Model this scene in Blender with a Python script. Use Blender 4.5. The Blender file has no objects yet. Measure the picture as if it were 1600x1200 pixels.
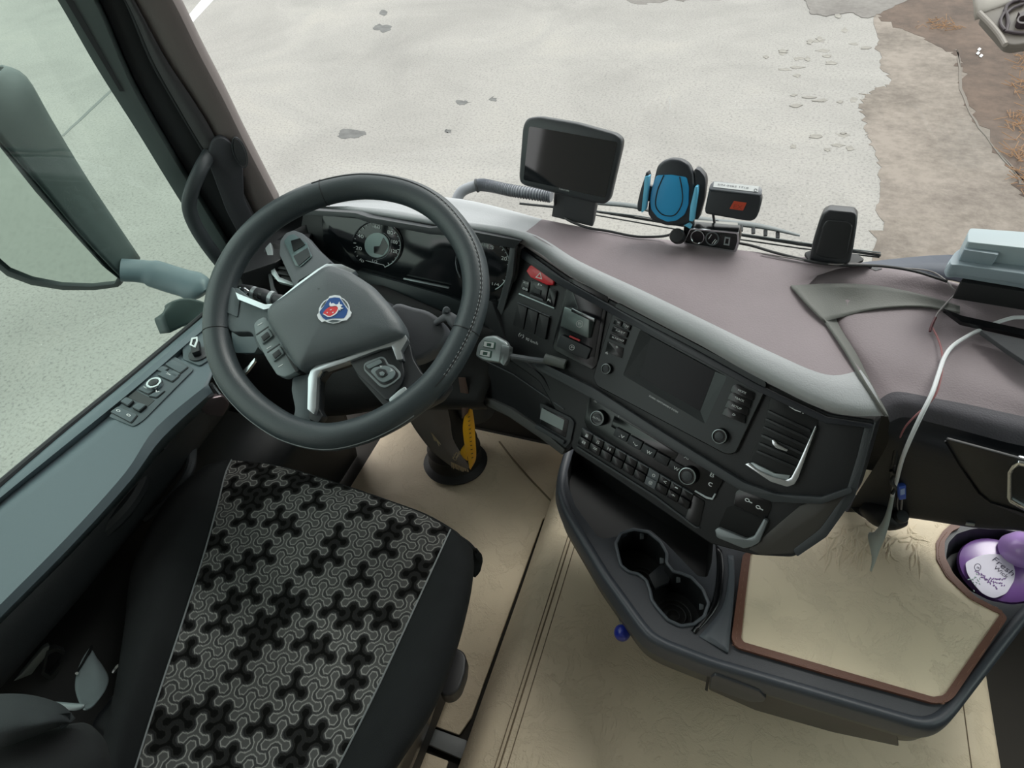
import bpy, bmesh, math, random
import numpy as np
from mathutils import Vector, Matrix
from mathutils.geometry import tessellate_polygon
random.seed(7)
scene = bpy.context.scene
COL = scene.collection
# ------------------------------------------------------------------ camera
FPX = 1000.0
def _rot(r):
    a, b, c = [math.radians(v) for v in r]
    return (Matrix.Rotation(a, 3, 'Z') @ Matrix.Rotation(b, 3, 'X') @ Matrix.Rotation(c, 3, 'Z'))
CR = _rot((23.5, 45.0, -6.4))
CAMP = Vector((-0.057, -0.659, 1.428))
cam_data = bpy.data.cameras.new('camera')
cam = bpy.data.objects.new('camera', cam_data); COL.objects.link(cam)
cam.matrix_world = Matrix.Translation(CAMP) @ CR.to_4x4()
cam_data.sensor_width = 36.0; cam_data.sensor_fit = 'HORIZONTAL'
cam_data.lens = 36.0 * FPX / 1600.0; cam_data.clip_start = 0.02; cam_data.clip_end = 200
scene.camera = cam
# ------------------------------------------------------------------ light
world = bpy.data.worlds.new('overcast_sky'); scene.world = world; world.use_nodes = True
wn = world.node_tree; wn.nodes.clear()
wo = wn.nodes.new('ShaderNodeOutputWorld'); wb = wn.nodes.new('ShaderNodeBackground')
wt = wn.nodes.new('ShaderNodeTexCoord'); ws = wn.nodes.new('ShaderNodeSeparateXYZ'); wr = wn.nodes.new('ShaderNodeValToRGB')
wn.links.new(wt.outputs['Generated'], ws.inputs[0]); wn.links.new(ws.outputs['Z'], wr.inputs[0])
wr.color_ramp.elements[0].position = 0.0; wr.color_ramp.elements[0].color = (.66, .66, .65, 1)
wr.color_ramp.elements[1].position = 0.6; wr.color_ramp.elements[1].color = (.98, .985, .985, 1)
wn.links.new(wr.outputs[0], wb.inputs['Color']); wb.inputs['Strength'].default_value = 1.35
wn.links.new(wb.outputs[0], wo.inputs['Surface'])
sun_d = bpy.data.lights.new('sun', 'SUN'); sun_d.energy = 1.0; sun_d.angle = math.radians(25); sun_d.color = (1, .97, .92)
sun = bpy.data.objects.new('sun', sun_d); COL.objects.link(sun)
sun.rotation_euler = Vector((-0.25, -0.55, -0.8)).to_track_quat('-Z', 'Y').to_euler()
scene.view_settings.view_transform = 'Standard'; scene.view_settings.look = 'None'
scene.view_settings.exposure = 0.95; scene.view_settings.gamma = 1.0
try: scene.view_settings.use_curve_mapping = False
except Exception: pass
# ------------------------------------------------------------------ pixel rays -> points of real planes
def ray(px, py): return CR @ Vector(((px - 800) / FPX, (600 - py) / FPX, -1.0))
def at(px, py, ax, v):
    i = 'xyz'.index(ax); r = ray(px, py); return CAMP + r * ((v - CAMP[i]) / r[i])
Z = lambda px, py, z: at(px, py, 'z', z)
class Pl:
    def __init__(s, a, b, c):
        s.o = a.copy(); s.u = (b - a).normalized(); n = (b - a).cross(c - a).normalized()
        if n.dot(CAMP - a) < 0: n = -n
        s.n = n; s.v = n.cross(s.u)
    def P(s, px, py, h=0.0):
        r = ray(px, py); t = (s.o - CAMP).dot(s.n) / r.dot(s.n); return CAMP + r * t + s.n * h
    def H(s, px, py, h):                      # the point of the plane lifted by h that is seen at this pixel
        r = ray(px, py); t = (s.o + s.n * h - CAMP).dot(s.n) / r.dot(s.n); return CAMP + r * t
    def L(s, px, py):
        d = s.P(px, py) - s.o; return (d.dot(s.u), d.dot(s.v))
    def W(s, u, v, h=0.0): return s.o + s.u * u + s.v * v + s.n * h
# ------------------------------------------------------------------ colours and materials
def lin(c): return tuple(((x / 12.92) if x <= .04045 else ((x + .055) / 1.055) ** 2.4) for x in c)
def hexc(h): return lin(tuple(int(h[i:i + 2], 16) / 255 for i in (0, 2, 4))) + (1.0,)
MATS = {}
def mat(name, col, rough=.5, metal=0.0, bump=0.0, bscale=200.0, spec=.5, var=0.0, vscale=8.0, coat=0.0, trans=0.0, emis=0.0, bdist=.001):
    if name in MATS: return MATS[name]
    m = bpy.data.materials.new(name); m.use_nodes = True; nt = m.node_tree; b = nt.nodes['Principled BSDF']
    c = hexc(col) if isinstance(col, str) else col
    b.inputs['Base Color'].default_value = c; b.inputs['Roughness'].default_value = rough; b.inputs['Metallic'].default_value = metal
    b.inputs['Specular IOR Level'].default_value = spec; b.inputs['Coat Weight'].default_value = coat; b.inputs['Coat Roughness'].default_value = .15
    b.inputs['Transmission Weight'].default_value = trans
    tc = nt.nodes.new('ShaderNodeTexCoord')
    if bump:
        n = nt.nodes.new('ShaderNodeTexNoise'); n.inputs['Scale'].default_value = bscale; n.inputs['Detail'].default_value = 3
        bp = nt.nodes.new('ShaderNodeBump'); bp.inputs['Strength'].default_value = bump; bp.inputs['Distance'].default_value = bdist
        nt.links.new(tc.outputs['Object'], n.inputs['Vector']); nt.links.new(n.outputs['Fac'], bp.inputs['Height']); nt.links.new(bp.outputs[0], b.inputs['Normal'])
    if var:
        n = nt.nodes.new('ShaderNodeTexNoise'); n.inputs['Scale'].default_value = vscale; n.inputs['Detail'].default_value = 5
        r = nt.nodes.new('ShaderNodeValToRGB'); r.color_ramp.elements[0].position = .3; r.color_ramp.elements[1].position = .7
        r.color_ramp.elements[0].color = tuple(x * (1 - var) for x in c[:3]) + (1,); r.color_ramp.elements[1].color = tuple(min(1, x * (1 + var)) for x in c[:3]) + (1,)
        nt.links.new(tc.outputs['Object'], n.inputs['Vector']); nt.links.new(n.outputs['Fac'], r.inputs[0]); nt.links.new(r.outputs[0], b.inputs['Base Color'])
    if emis:
        b.inputs['Emission Color'].default_value = c; b.inputs['Emission Strength'].default_value = emis
    MATS[name] = m; return m
def glass_mat(name, tint, gloss=.05):
    m = bpy.data.materials.new(name); m.use_nodes = True; nt = m.node_tree; nt.nodes.clear()
    o = nt.nodes.new('ShaderNodeOutputMaterial'); t = nt.nodes.new('ShaderNodeBsdfTransparent'); t.inputs[0].default_value = tint
    g = nt.nodes.new('ShaderNodeBsdfGlossy'); g.inputs['Roughness'].default_value = .02; mx = nt.nodes.new('ShaderNodeMixShader'); mx.inputs[0].default_value = gloss
    nt.links.new(t.outputs[0], mx.inputs[1]); nt.links.new(g.outputs[0], mx.inputs[2]); nt.links.new(mx.outputs[0], o.inputs[0]); MATS[name] = m; return m
# ------------------------------------------------------------------ objects
ORG = {}
def tag(o, label=None, cat=None, group=None, kind=None):
    if label: o['label'] = label
    if cat: o['category'] = cat
    if group: o['group'] = group
    if kind: o['kind'] = kind
    return o
def thing(name, label, cat, loc, group=None, kind=None):
    o = bpy.data.objects.new(name, None); COL.objects.link(o); o.empty_display_size = .05
    o.location = Vector(loc); ORG[o.name] = Vector(loc); return tag(o, label, cat, group, kind)
def obj(name, geo, m, parent=None, bevel=0.0, seg=2, ang=35, solid=0.0, sub=0, smooth=True, recalc=True, label=None):
    vs, fs = geo
    if parent: org = ORG[parent.name]
    else:
        lo = [min(v[i] for v in vs) for i in range(3)]; hi = [max(v[i] for v in vs) for i in range(3)]
        org = Vector(((lo[0] + hi[0]) / 2, (lo[1] + hi[1]) / 2, lo[2]))
    bm = bmesh.new(); bv = [bm.verts.new(Vector(v) - org) for v in vs]
    for f in fs:
        try: bm.faces.new([bv[i] for i in f])
        except Exception: pass
    if recalc: bmesh.ops.recalc_face_normals(bm, faces=bm.faces)
    if bevel:
        es = [e for e in bm.edges if len(e.link_faces) == 2 and e.calc_face_angle(0) > math.radians(30)]
        bmesh.ops.bevel(bm, geom=es, offset=bevel, segments=seg, profile=.5, affect='EDGES', clamp_overlap=True)
    me = bpy.data.meshes.new(name); bm.to_mesh(me); bm.free()
    if smooth and len(me.polygons):
        me.polygons.foreach_set('use_smooth', [True] * len(me.polygons)); me.set_sharp_from_angle(angle=math.radians(ang))
    for mm in (m if isinstance(m, (list, tuple)) else [m]): me.materials.append(mm)
    o = bpy.data.objects.new(name, me); COL.objects.link(o)
    if parent: o.parent = parent
    else: o.location = org
    ORG[o.name] = org
    if solid:
        s = o.modifiers.new('thickness', 'SOLIDIFY'); s.thickness = solid; s.offset = -1
    if sub:
        s = o.modifiers.new('smooth', 'SUBSURF'); s.levels = sub; s.render_levels = sub
    if label: o['label'] = label
    return o
# ------------------------------------------------------------------ shapes: each returns (verts, faces)
def join(*gs):
    V, F = [], []
    for v, f in gs:
        k = len(V); V += list(v); F += [[i + k for i in q] for q in f]
    return V, F
def extr(base, vec, base_off=None):
    b = [Vector(p) + (base_off or Vector()) for p in base]; n = len(b)
    return b + [p + vec for p in b], [list(range(n)), list(range(2 * n - 1, n - 1, -1))] + [[i, (i + 1) % n, n + (i + 1) % n, n + i] for i in range(n)]
def rounded(poly, r, k=4):
    out = []; n = len(poly)
    for i in range(n):
        p = Vector(poly[i]); a = Vector(poly[i - 1]) - p; c = Vector(poly[(i + 1) % n]) - p
        la, lc = a.length, c.length
        if la < 1e-9 or lc < 1e-9: continue
        d = min(r, la * .48, lc * .48); s = p + a * (d / la); e = p + c * (d / lc)
        for j in range(k + 1):
            t = j / k; out.append(s * (1 - t) ** 2 + p * (2 * t * (1 - t)) + e * t * t)
    return out
def pp(pl, poly, h0, h1, r=0.0, k=4, true=False):
    """a pixel outline on plane pl, raised from h0 to h1 (true: seen at the outline at height h1)"""
    pts = [pl.H(x, y, h1) - pl.n * (h1 - h0) if true else pl.P(x, y, h0) for x, y in poly]
    if r: pts = rounded(pts, r, k)
    return extr(pts, pl.n * (h1 - h0))
def holed(outer, holes, vec):
    """plate with real holes: loops of 3D points"""
    loops = [list(outer)] + [list(h) for h in holes]; flat = [p for l in loops for p in l]; n = len(flat)
    tri = tessellate_polygon(loops); V = flat + [p + vec for p in flat]
    F = [list(t) for t in tri] + [[i + n for i in reversed(t)] for t in tri]; k = 0
    for l in loops:
        m = len(l)
        for i in range(m): F.append([k + i, k + (i + 1) % m, n + k + (i + 1) % m, n + k + i])
        k += m
    return V, F
def cr(pts, n, closed=False):
    """Catmull-Rom resample to n points per span"""
    P = [Vector(p) for p in pts]; m = len(P); out = []
    for i in range(m if closed else m - 1):
        if closed: a, b, c, d = P[i - 1], P[i], P[(i + 1) % m], P[(i + 2) % m]
        else: a, b, c, d = P[max(i - 1, 0)], P[i], P[i + 1], P[min(i + 2, m - 1)]
        for j in range(n):
            t = j / n; out.append(.5 * ((2 * b) + (c - a) * t + (2 * a - 5 * b + 4 * c - d) * t * t + (3 * b - a - 3 * c + d) * t ** 3))
    if not closed: out.append(P[-1])
    return out
def grid(rows, closed=False):
    m = len(rows[0]); V = [p for r in rows for p in r]; F = []
    for i in range(len(rows) - 1):
        for j in range(m if closed else m - 1):
            F.append([i * m + j, i * m + (j + 1) % m, (i + 1) * m + (j + 1) % m, (i + 1) * m + j])
    return V, F
def loft(rows, nu=4, nv=4, closed=False):
    R = [cr(r, nu, closed) for r in rows]; m = len(R[0])
    cols = [cr([r[j] for r in R], nv) for j in range(m)]
    return grid([[cols[j][i] for j in range(m)] for i in range(len(cols[0]))], closed)
def tube(path, r, k=10, closed=False, flat=1.0, up=None):
    P = [Vector(p) for p in path]; n = len(P); rows = []; nrm = None
    for i in range(n):
        t = (P[(i + 1) % n] - P[i - 1]) if closed else (P[min(i + 1, n - 1)] - P[max(i - 1, 0)])
        t.normalize()
        if nrm is None:
            a = up or (Vector((0, 0, 1)) if abs(t.z) < .9 else Vector((1, 0, 0))); nrm = (a - t * a.dot(t)).normalized()
        else:
            if up: nrm = up
            nrm = (nrm - t * nrm.dot(t)).normalized()
        b = t.cross(nrm); rr = r[i] if isinstance(r, (list, tuple)) else r
        rows.append([P[i] + nrm * (rr * flat * math.cos(2 * math.pi * j / k)) + b * (rr * math.sin(2 * math.pi * j / k)) for j in range(k)])
    if closed: rows.append(rows[0])
    V, F = grid(rows, True)
    if closed:
        m = (n) * k; F = [[(i % m) for i in f] for f in F]; V = V[:m]
    else:
        F.append(list(range(k))); F.append([n * k - 1 - i for i in range(k)])
    return V, F
def lathe(c, ax, prof, k=32, cap=True):
    """prof = [(radius, height)] around axis ax at c"""
    ax = Vector(ax).normalized(); a = Vector((1, 0, 0)) if abs(ax.x) < .8 else Vector((0, 1, 0)); u = (a - ax * a.dot(ax)).normalized(); v = ax.cross(u)
    rows = [[Vector(c) + ax * h + (u * math.cos(2 * math.pi * j / k) + v * math.sin(2 * math.pi * j / k)) * r for j in range(k)] for r, h in prof]
    V, F = grid(rows, True)
    if cap: F.append(list(range(k))); F.append([len(V) - 1 - i for i in range(k)])
    return V, F
def box(c, sx, sy, sz, M3=None):
    V = []
    for i in (-1, 1):
        for j in (-1, 1):
            for k in (-1, 1):
                d = Vector((i * sx / 2, j * sy / 2, k * sz / 2)); V.append(Vector(c) + (M3 @ d if M3 else d))
    return V, [[0, 1, 3, 2], [4, 6, 7, 5], [0, 4, 5, 1], [2, 3, 7, 6], [0, 2, 6, 4], [1, 5, 7, 3]]
def strip(a_pts, b_pts, vec):
    """slab between two polylines, thickness vec"""
    n = len(a_pts); poly = list(a_pts) + list(reversed(b_pts)); return extr(poly, vec)
def ring(pl, poly_o, poly_i, h0, h1, r=0, k=4):
    o = [pl.P(x, y, h0) for x, y in poly_o]; i_ = [pl.P(x, y, h0) for x, y in poly_i]
    if r: o = rounded(o, r, k); i_ = rounded(i_, r * .8, k)
    return holed(o, [i_], pl.n * (h1 - h0))
def inset(poly, d):
    """scale outline toward the centroid by d pixels"""
    cx = sum(p[0] for p in poly) / len(poly); cy = sum(p[1] for p in poly) / len(poly); out = []
    for x, y in poly:
        l = math.hypot(x - cx, y - cy); out.append((x + (cx - x) * d / l, y + (cy - y) * d / l))
    return out
def circ(px, py, rx, ry=None, n=24, rot=0.0):
    ry = ry or rx; c, s = math.cos(rot), math.sin(rot)
    return [(px + rx * math.cos(2 * math.pi * i / n) * c - ry * math.sin(2 * math.pi * i / n) * s, py + rx * math.cos(2 * math.pi * i / n) * s + ry * math.sin(2 * math.pi * i / n) * c) for i in range(n)]
FONT_CACHE = {}
def text_geo(s):
    if s in FONT_CACHE: return FONT_CACHE[s]
    cu = bpy.data.curves.new('lettering', 'FONT'); cu.body = s; cu.size = 1; cu.resolution_u = 3
    o = bpy.data.objects.new('lettering', cu); COL.objects.link(o); bpy.context.view_layer.update()
    me = bpy.data.meshes.new_from_object(o.evaluated_get(bpy.context.evaluated_depsgraph_get()))
    V = [tuple(v.co) for v in me.vertices]; F = [list(p.vertices) for p in me.polygons]
    bpy.data.objects.remove(o); bpy.data.meshes.remove(me); bpy.data.curves.remove(cu); FONT_CACHE[s] = (V, F); return V, F
def text(pl, s, x0, y0, x1, y1, hgt, off=.0004, name='lettering', m=None, parent=None, flat=False):
    """lettering whose baseline runs from pixel 0 to pixel 1 on plane pl, letter height hgt metres"""
    V, F = text_geo(s); a, b = pl.P(x0, y0, off), pl.P(x1, y1, off); d = b - a; w = max(v[0] for v in V) - min(v[0] for v in V); x00 = min(v[0] for v in V)
    up = pl.n.cross(d.normalized()); sx = d.length / w; H = max(v[1] for v in V)
    g = ([a + d.normalized() * ((v[0] - x00) * sx) + up * (v[1] / H * hgt) for v in V], F)
    if flat: return g
    return obj(name, g, m, parent, recalc=False, smooth=False)
# ------------------------------------------------------------------ materials
BLK = mat('black_plastic', '15171a', .45, bump=.25, bscale=900)
BLKG = mat('black_gloss_plastic', '0a0b0e', .25, spec=.5)
DKG = mat('dark_grey_plastic', '303437', .5, bump=.2, bscale=900)
MDG = mat('mid_grey_plastic', '5b6064', .55, bump=.2, bscale=700)
TOPM = mat('dash_mauve_sheen', '857a7e', .6, bump=.5, bscale=420, spec=.35, var=.06, vscale=9)  # pinkish reflection on the dash top put into a mauve base colour
LIPM = mat('dash_lit_grey', 'acaeb1', .55, bump=.4, bscale=420, spec=.4)  # paler grey paints in the light on the tilted lip
RECM = mat('dash_sheen_gap', '6b6c68', .6, bump=.4, bscale=420, spec=.35)  # grey for the V where the painted mauve reflection breaks off
BEIGE = mat('beige_leatherette', 'e4d3b8', .55, spec=.35, var=.05, vscale=5)
def crease(m, scale=13, strength=.5):
    nt = m.node_tree; b = nt.nodes['Principled BSDF']; tc = nt.nodes.new('ShaderNodeTexCoord')
    n1 = nt.nodes.new('ShaderNodeTexNoise'); n1.inputs['Scale'].default_value = scale; n1.inputs['Detail'].default_value = 8; n1.inputs['Roughness'].default_value = .65; n1.inputs['Distortion'].default_value = .5
    rp = nt.nodes.new('ShaderNodeValToRGB'); rp.color_ramp.elements[0].position = .44; rp.color_ramp.elements[1].position = .53; e = rp.color_ramp.elements.new(.485); e.color = (1, 1, 1, 1)
    rp.color_ramp.elements[0].color = (0, 0, 0, 1); rp.color_ramp.elements[2].color = (0, 0, 0, 1)
    n2 = nt.nodes.new('ShaderNodeTexNoise'); n2.inputs['Scale'].default_value = 350
    ad = nt.nodes.new('ShaderNodeMath'); ad.operation = 'MULTIPLY_ADD'; ad.inputs[1].default_value = .25
    bp = nt.nodes.new('ShaderNodeBump'); bp.inputs['Strength'].default_value = strength; bp.inputs['Distance'].default_value = .0018
    nt.links.new(tc.outputs['Object'], n1.inputs['Vector']); nt.links.new(tc.outputs['Object'], n2.inputs['Vector'])
    nt.links.new(n1.outputs['Fac'], rp.inputs[0]); nt.links.new(n2.outputs['Fac'], ad.inputs[0]); nt.links.new(rp.outputs[0], ad.inputs[2])
    nt.links.new(ad.outputs[0], bp.inputs['Height']); nt.links.new(bp.outputs[0], b.inputs['Normal'])
crease(BEIGE)
CHR = mat('satin_chrome', 'c8cdd0', .22, metal=1.0)
SILV = mat('silver_plastic', 'a9b2b4', .35, metal=.6)
WHT = mat('white_print', 'd8dcdc', .5)
DOORM = mat('door_grey_plastic', '56646a', .5, bump=.2, bscale=800, spec=.5)
DOORD = mat('door_dark_plastic', '26292b', .55, bump=.3, bscale=800)
PILM = mat('pillar_lining', '6b6361', .65, bump=.3, bscale=500)
FRM = mat('door_frame_plastic', '525c5b', .55, bump=.2, bscale=600)
SEAL = mat('rubber_seal', '2b2d30', .7)
RUB = mat('black_rubber', '1a1b1d', .6)
FAB = mat('black_bolster_cloth', '17191a', .9, bump=.6, bscale=1200, spec=.2, var=.1, vscale=30)
BROWN = mat('brown_leather_edging', '6e483a', .5, bump=.3, bscale=500)
# ------------------------------------------------------------------ ground
GZ = -1.5
def ground_material():
    m = bpy.data.materials.new('weathered_concrete'); m.use_nodes = True; nt = m.node_tree; b = nt.nodes['Principled BSDF']; N = nt.nodes.new; L = nt.links.new
    b.inputs['Roughness'].default_value = .85; tc = N('ShaderNodeTexCoord')
    def noise(s, d=6, r=.6, dist=0):
        n = N('ShaderNodeTexNoise'); n.inputs['Scale'].default_value = s; n.inputs['Detail'].default_value = d; n.inputs['Roughness'].default_value = r; n.inputs['Distortion'].default_value = dist; L(tc.outputs['Object'], n.inputs['Vector']); return n
    def ramp(src, stops):
        r = N('ShaderNodeValToRGB')
        while len(r.color_ramp.elements) < len(stops): r.color_ramp.elements.new(.5)
        for e, (p, c) in zip(r.color_ramp.elements, stops): e.position = p; e.color = c
        L(src, r.inputs[0]); return r
    def mix(f, a, c, mode='MIX'):
        x = N('ShaderNodeMix'); x.data_type = 'RGBA'; x.blend_type = mode
        if isinstance(f, float): x.inputs[0].default_value = f
        else: L(f, x.inputs[0])
        for i, s in ((6, a), (7, c)):
            if isinstance(s, tuple): x.inputs[i].default_value = s
            else: L(s, x.inputs[i])
        return x.outputs[2]
    base = ramp(noise(.5, 8, .6, .6).outputs['Fac'], [(.3, (.188, .181, .168, 1)), (.55, (.240, .231, .214, 1)), (.75, (.275, .262, .235, 1))])
    speck = ramp(noise(38, 4, .8).outputs['Fac'], [(.35, (.5, .5, .5, 1)), (.5, (1, 1, 1, 1)), (.68, (1.0, 1.0, 1.0, 1))])
    c = mix(.85, base.outputs[0], speck.outputs[0], 'MULTIPLY')
    blot = ramp(noise(3.2, 7, .7).outputs['Fac'], [(.60, (0, 0, 0, 1)), (.74, (.35, .35, .35, 1))])
    c = mix(blot.outputs[0], c, (.13, .125, .115, 1))
    peb = N('ShaderNodeTexVoronoi'); peb.inputs['Scale'].default_value = 14; L(tc.outputs['Object'], peb.inputs['Vector'])
    pr_ = ramp(peb.outputs['Distance'], [(.05, (1, 1, 1, 1)), (.075, (0, 0, 0, 1))]); gate = ramp(noise(9).outputs['Fac'], [(.57, (0, 0, 0, 1)), (.6, (1, 1, 1, 1))])
    mm = N('ShaderNodeMath'); mm.operation = 'MULTIPLY'; L(pr_.outputs[0], mm.inputs[0]); L(gate.outputs[0], mm.inputs[1])
    c = mix(mm.outputs[0], c, (.42, .42, .39, 1))
    L(c, b.inputs['Base Color'])
    bp = N('ShaderNodeBump'); bp.inputs['Strength'].default_value = .3; bp.inputs['Distance'].default_value = .01; L(noise(60).outputs['Fac'], bp.inputs['Height']); L(bp.outputs[0], b.inputs['Normal']); return m
GM = ground_material()
tag(obj('ground', ([Vector((-60, -30, GZ)), Vector((60, -30, GZ)), Vector((60, 80, GZ)), Vector((-60, 80, GZ))], [[0, 1, 2, 3]]), GM, recalc=False), kind='structure')
def patch(name, poly, m, z=.004, jag=0.0, n=6, seed=1, label=None, cat=None, kind='structure', world=False):
    rnd = random.Random(seed); pts = [Z(x, y, GZ) for x, y in poly]; out = []
    for i in range(len(pts)):
        a, b = pts[i], pts[(i + 1) % len(pts)]
        for j in range(n):
            p = a.lerp(b, j / n)
            if jag: p = p + Vector((rnd.gauss(0, jag), rnd.gauss(0, jag), 0))
            p.z = GZ + .0005; out.append(p)
    g = extr(out, Vector((0, 0, z))); o = obj(name, g, m, smooth=False); return tag(o, label, cat, kind=kind)
def speckled(name, c0, c1, s=20, rough=.9, s2=1.2):
    m = bpy.data.materials.new(name); m.use_nodes = True; nt = m.node_tree; b = nt.nodes['Principled BSDF']; b.inputs['Roughness'].default_value = rough
    tc = nt.nodes.new('ShaderNodeTexCoord'); n = nt.nodes.new('ShaderNodeTexNoise'); n.inputs['Scale'].default_value = s; n.inputs['Detail'].default_value = 6; n.inputs['Roughness'].default_value = .75
    n2 = nt.nodes.new('ShaderNodeTexNoise'); n2.inputs['Scale'].default_value = s2; n2.inputs['Detail'].default_value = 7
    a = nt.nodes.new('ShaderNodeMath'); a.operation = 'MULTIPLY_ADD'; a.inputs[1].default_value = .5; h = nt.nodes.new('ShaderNodeMath'); h.operation = 'MULTIPLY'; h.inputs[1].default_value = .5
    r = nt.nodes.new('ShaderNodeValToRGB'); r.color_ramp.elements[0].position = .40; r.color_ramp.elements[1].position = .60; r.color_ramp.elements[0].color = c0; r.color_ramp.elements[1].color = c1
    L = nt.links.new; L(tc.outputs['Object'], n.inputs['Vector']); L(tc.outputs['Object'], n2.inputs['Vector']); L(n2.outputs['Fac'], h.inputs[0]); L(n.outputs['Fac'], a.inputs[0]); L(h.outputs[0], a.inputs[2]); L(a.outputs[0], r.inputs[0]); L(r.outputs[0], b.inputs['Base Color']); MATS[name] = m; return m
DIRT = speckled('damp_tan_dirt', (.10, .083, .068, 1), (.19, .163, .138, 1), 9)
DIRT2 = speckled('dark_brown_earth', (.045, .029, .020, 1), (.095, .064, .046, 1), 6)
GRIME = speckled('grey_grime', (.105, .095, .087, 1), (.16, .15, .137, 1), 12)
patch('trim_1', [(1365, -60), (1370, 50), (1375, 90), (1390, 130), (1355, 145), (1345, 165), (1352, 200), (1362, 222), (1374, 260), (1372, 330), (1362, 420), (1900, 620), (2100, 200), (1900, -80)], DIRT, .003, .022, 10, 3)
patch('trim_2', [(1350, -60), (1345, 0), (1375, 30), (1440, 60), (1490, 85), (1500, 110), (1510, 160), (1545, 220), (1590, 290), (1640, 350), (1900, 420), (2000, 60), (1800, -80)], DIRT2, .005, .03, 8, 5)
patch('trim_3', [(1255, -60), (1258, 0), (1265, 22), (1290, 25), (1330, 20), (1352, 30), (1375, 22), (1420, 0), (1420, -60)], GRIME, .0075, .012, 7, 6)
patch('trim_4', [(960, -60), (980, 8), (1060, 4), (1150, -4), (1240, -8), (1260, -60)], GRIME, .003, .06, 6, 8)
STN = mat('oil_stain', (.085, .085, .082, 1), .8, var=.3, vscale=9)
for i, (x, y, rx, ry) in enumerate([(548, 210, 20, 7), (598, 44, 14, 6), (722, 160, 9, 4), (600, 20, 6, 4), (700, 205, 5, 3), (770, 155, 6, 3)]):
    rr = random.Random(i); patch('floor_stain', [(x + rx * (1 + .3 * rr.uniform(-1, 1)) * math.cos(t * .5236), y + ry * (1 + .3 * rr.uniform(-1, 1)) * math.sin(t * .5236)) for t in range(12)], STN, .002, .008, 2, i)
STN2 = mat('faint_stain', (.185, .175, .155, 1), .85, var=.2, vscale=12)
for i in range(34):
    rr = random.Random(50 + i); x, y = rr.choice([(1270, 80), (1300, 60), (1290, 150), (1300, 220), (1210, 90), (1340, 95)]); x += rr.gauss(0, 28); y += rr.gauss(0, 12); rx, ry = rr.uniform(3, 11), rr.uniform(1.5, 4)
    if x > 1362: continue
    patch('floor_stain', [(x + rx * (1 + .45 * rr.uniform(-1, 1)) * math.cos(t * .6283), y + ry * (1 + .45 * rr.uniform(-1, 1)) * math.sin(t * .6283)) for t in range(10)], STN2, .001 + .0002 * i, .0, 2, i)
patch('floor_marking', [(289, 31), (296, 41), (345, -12), (325, -12)], mat('road_paint', (.5, .5, .5, 1), .7), .004, 0, 3, 1)
patch('floor_marking', [(96, 212), (100, 213), (176, 142), (173, 140)], mat('joint_filler', (.12, .125, .12, 1), .8), .003, .004, 6, 2)
patch('floor_marking', [(1493, 80), (1500, 140), (1520, 190), (1560, 240), (1600, 290), (1603, 288), (1563, 238.5), (1523.5, 188.5), (1503, 139), (1496, 78)], mat('pale_silt', (.125, .108, .092, 1), .9), .009, .01, 4, 2)
# ------------------------------------------------------------------ cab shell
DKC = mat('headliner_cloth', '9a9892', .9)
def slab(name, c, s, m): return tag(obj(name, box(c, *s), m, smooth=False), kind='structure')
FLOORM = mat('footwell_dark', '29251f', .8)
slab('floor', (0, -.3, -.04), (2.24, 2.0, .07), FLOORM)
slab('ceiling', (0, -.35, 2.02), (2.3, 1.9, .05), DKC)
slab('wall_back', (0, -1.32, 1.0), (2.24, .05, 2.0), DKC)
slab('wall_front', (0, .475, .32), (2.24, .04, .64), FLOORM)
# passenger side: lower door, pillars, window
pd = thing('door_2', None, None, (1.12, -.2, 0), kind='structure')
obj('door_panel', box((1.12, -.3, .35), .06, 1.9, .70), DOORD, pd); obj('door_panel', box((1.12, -1.0, 1.35), .06, .6, 1.3), DOORD, pd)
obj('door_panel', box((1.12, -.3, 1.72), .06, 1.9, .6), DOORD, pd)
obj('window_pane', box((1.12, -.2, 1.06), .006, 1.1, .74), glass_mat('side_glass_far', (.86, .93, .90, 1)), pd)
# ------------------------------------------------------------------ windscreen (window_1)
wsb = [(-1.04, .30), (-.8, .385), (-.4, .435), (0, .45), (.4, .44), (.8, .40), (1.1, .33)]
wst = [(-1.0, .16), (-.78, .235), (-.4, .28), (0, .295), (.4, .285), (.8, .245), (1.06, .18)]
wg = loft([[Vector((x, y, .60)) for x, y in wsb], [Vector((a[0] * .5 + b[0] * .5, a[1] * .5 + b[1] * .5, 1.35)) for a, b in zip(wsb, wst)], [Vector((x, y, 1.96)) for x, y in wst]], 4, 4)
tag(obj('window_1', wg, glass_mat('windscreen_glass', (.965, .98, .975, 1), .02), solid=.004), kind='structure')
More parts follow.
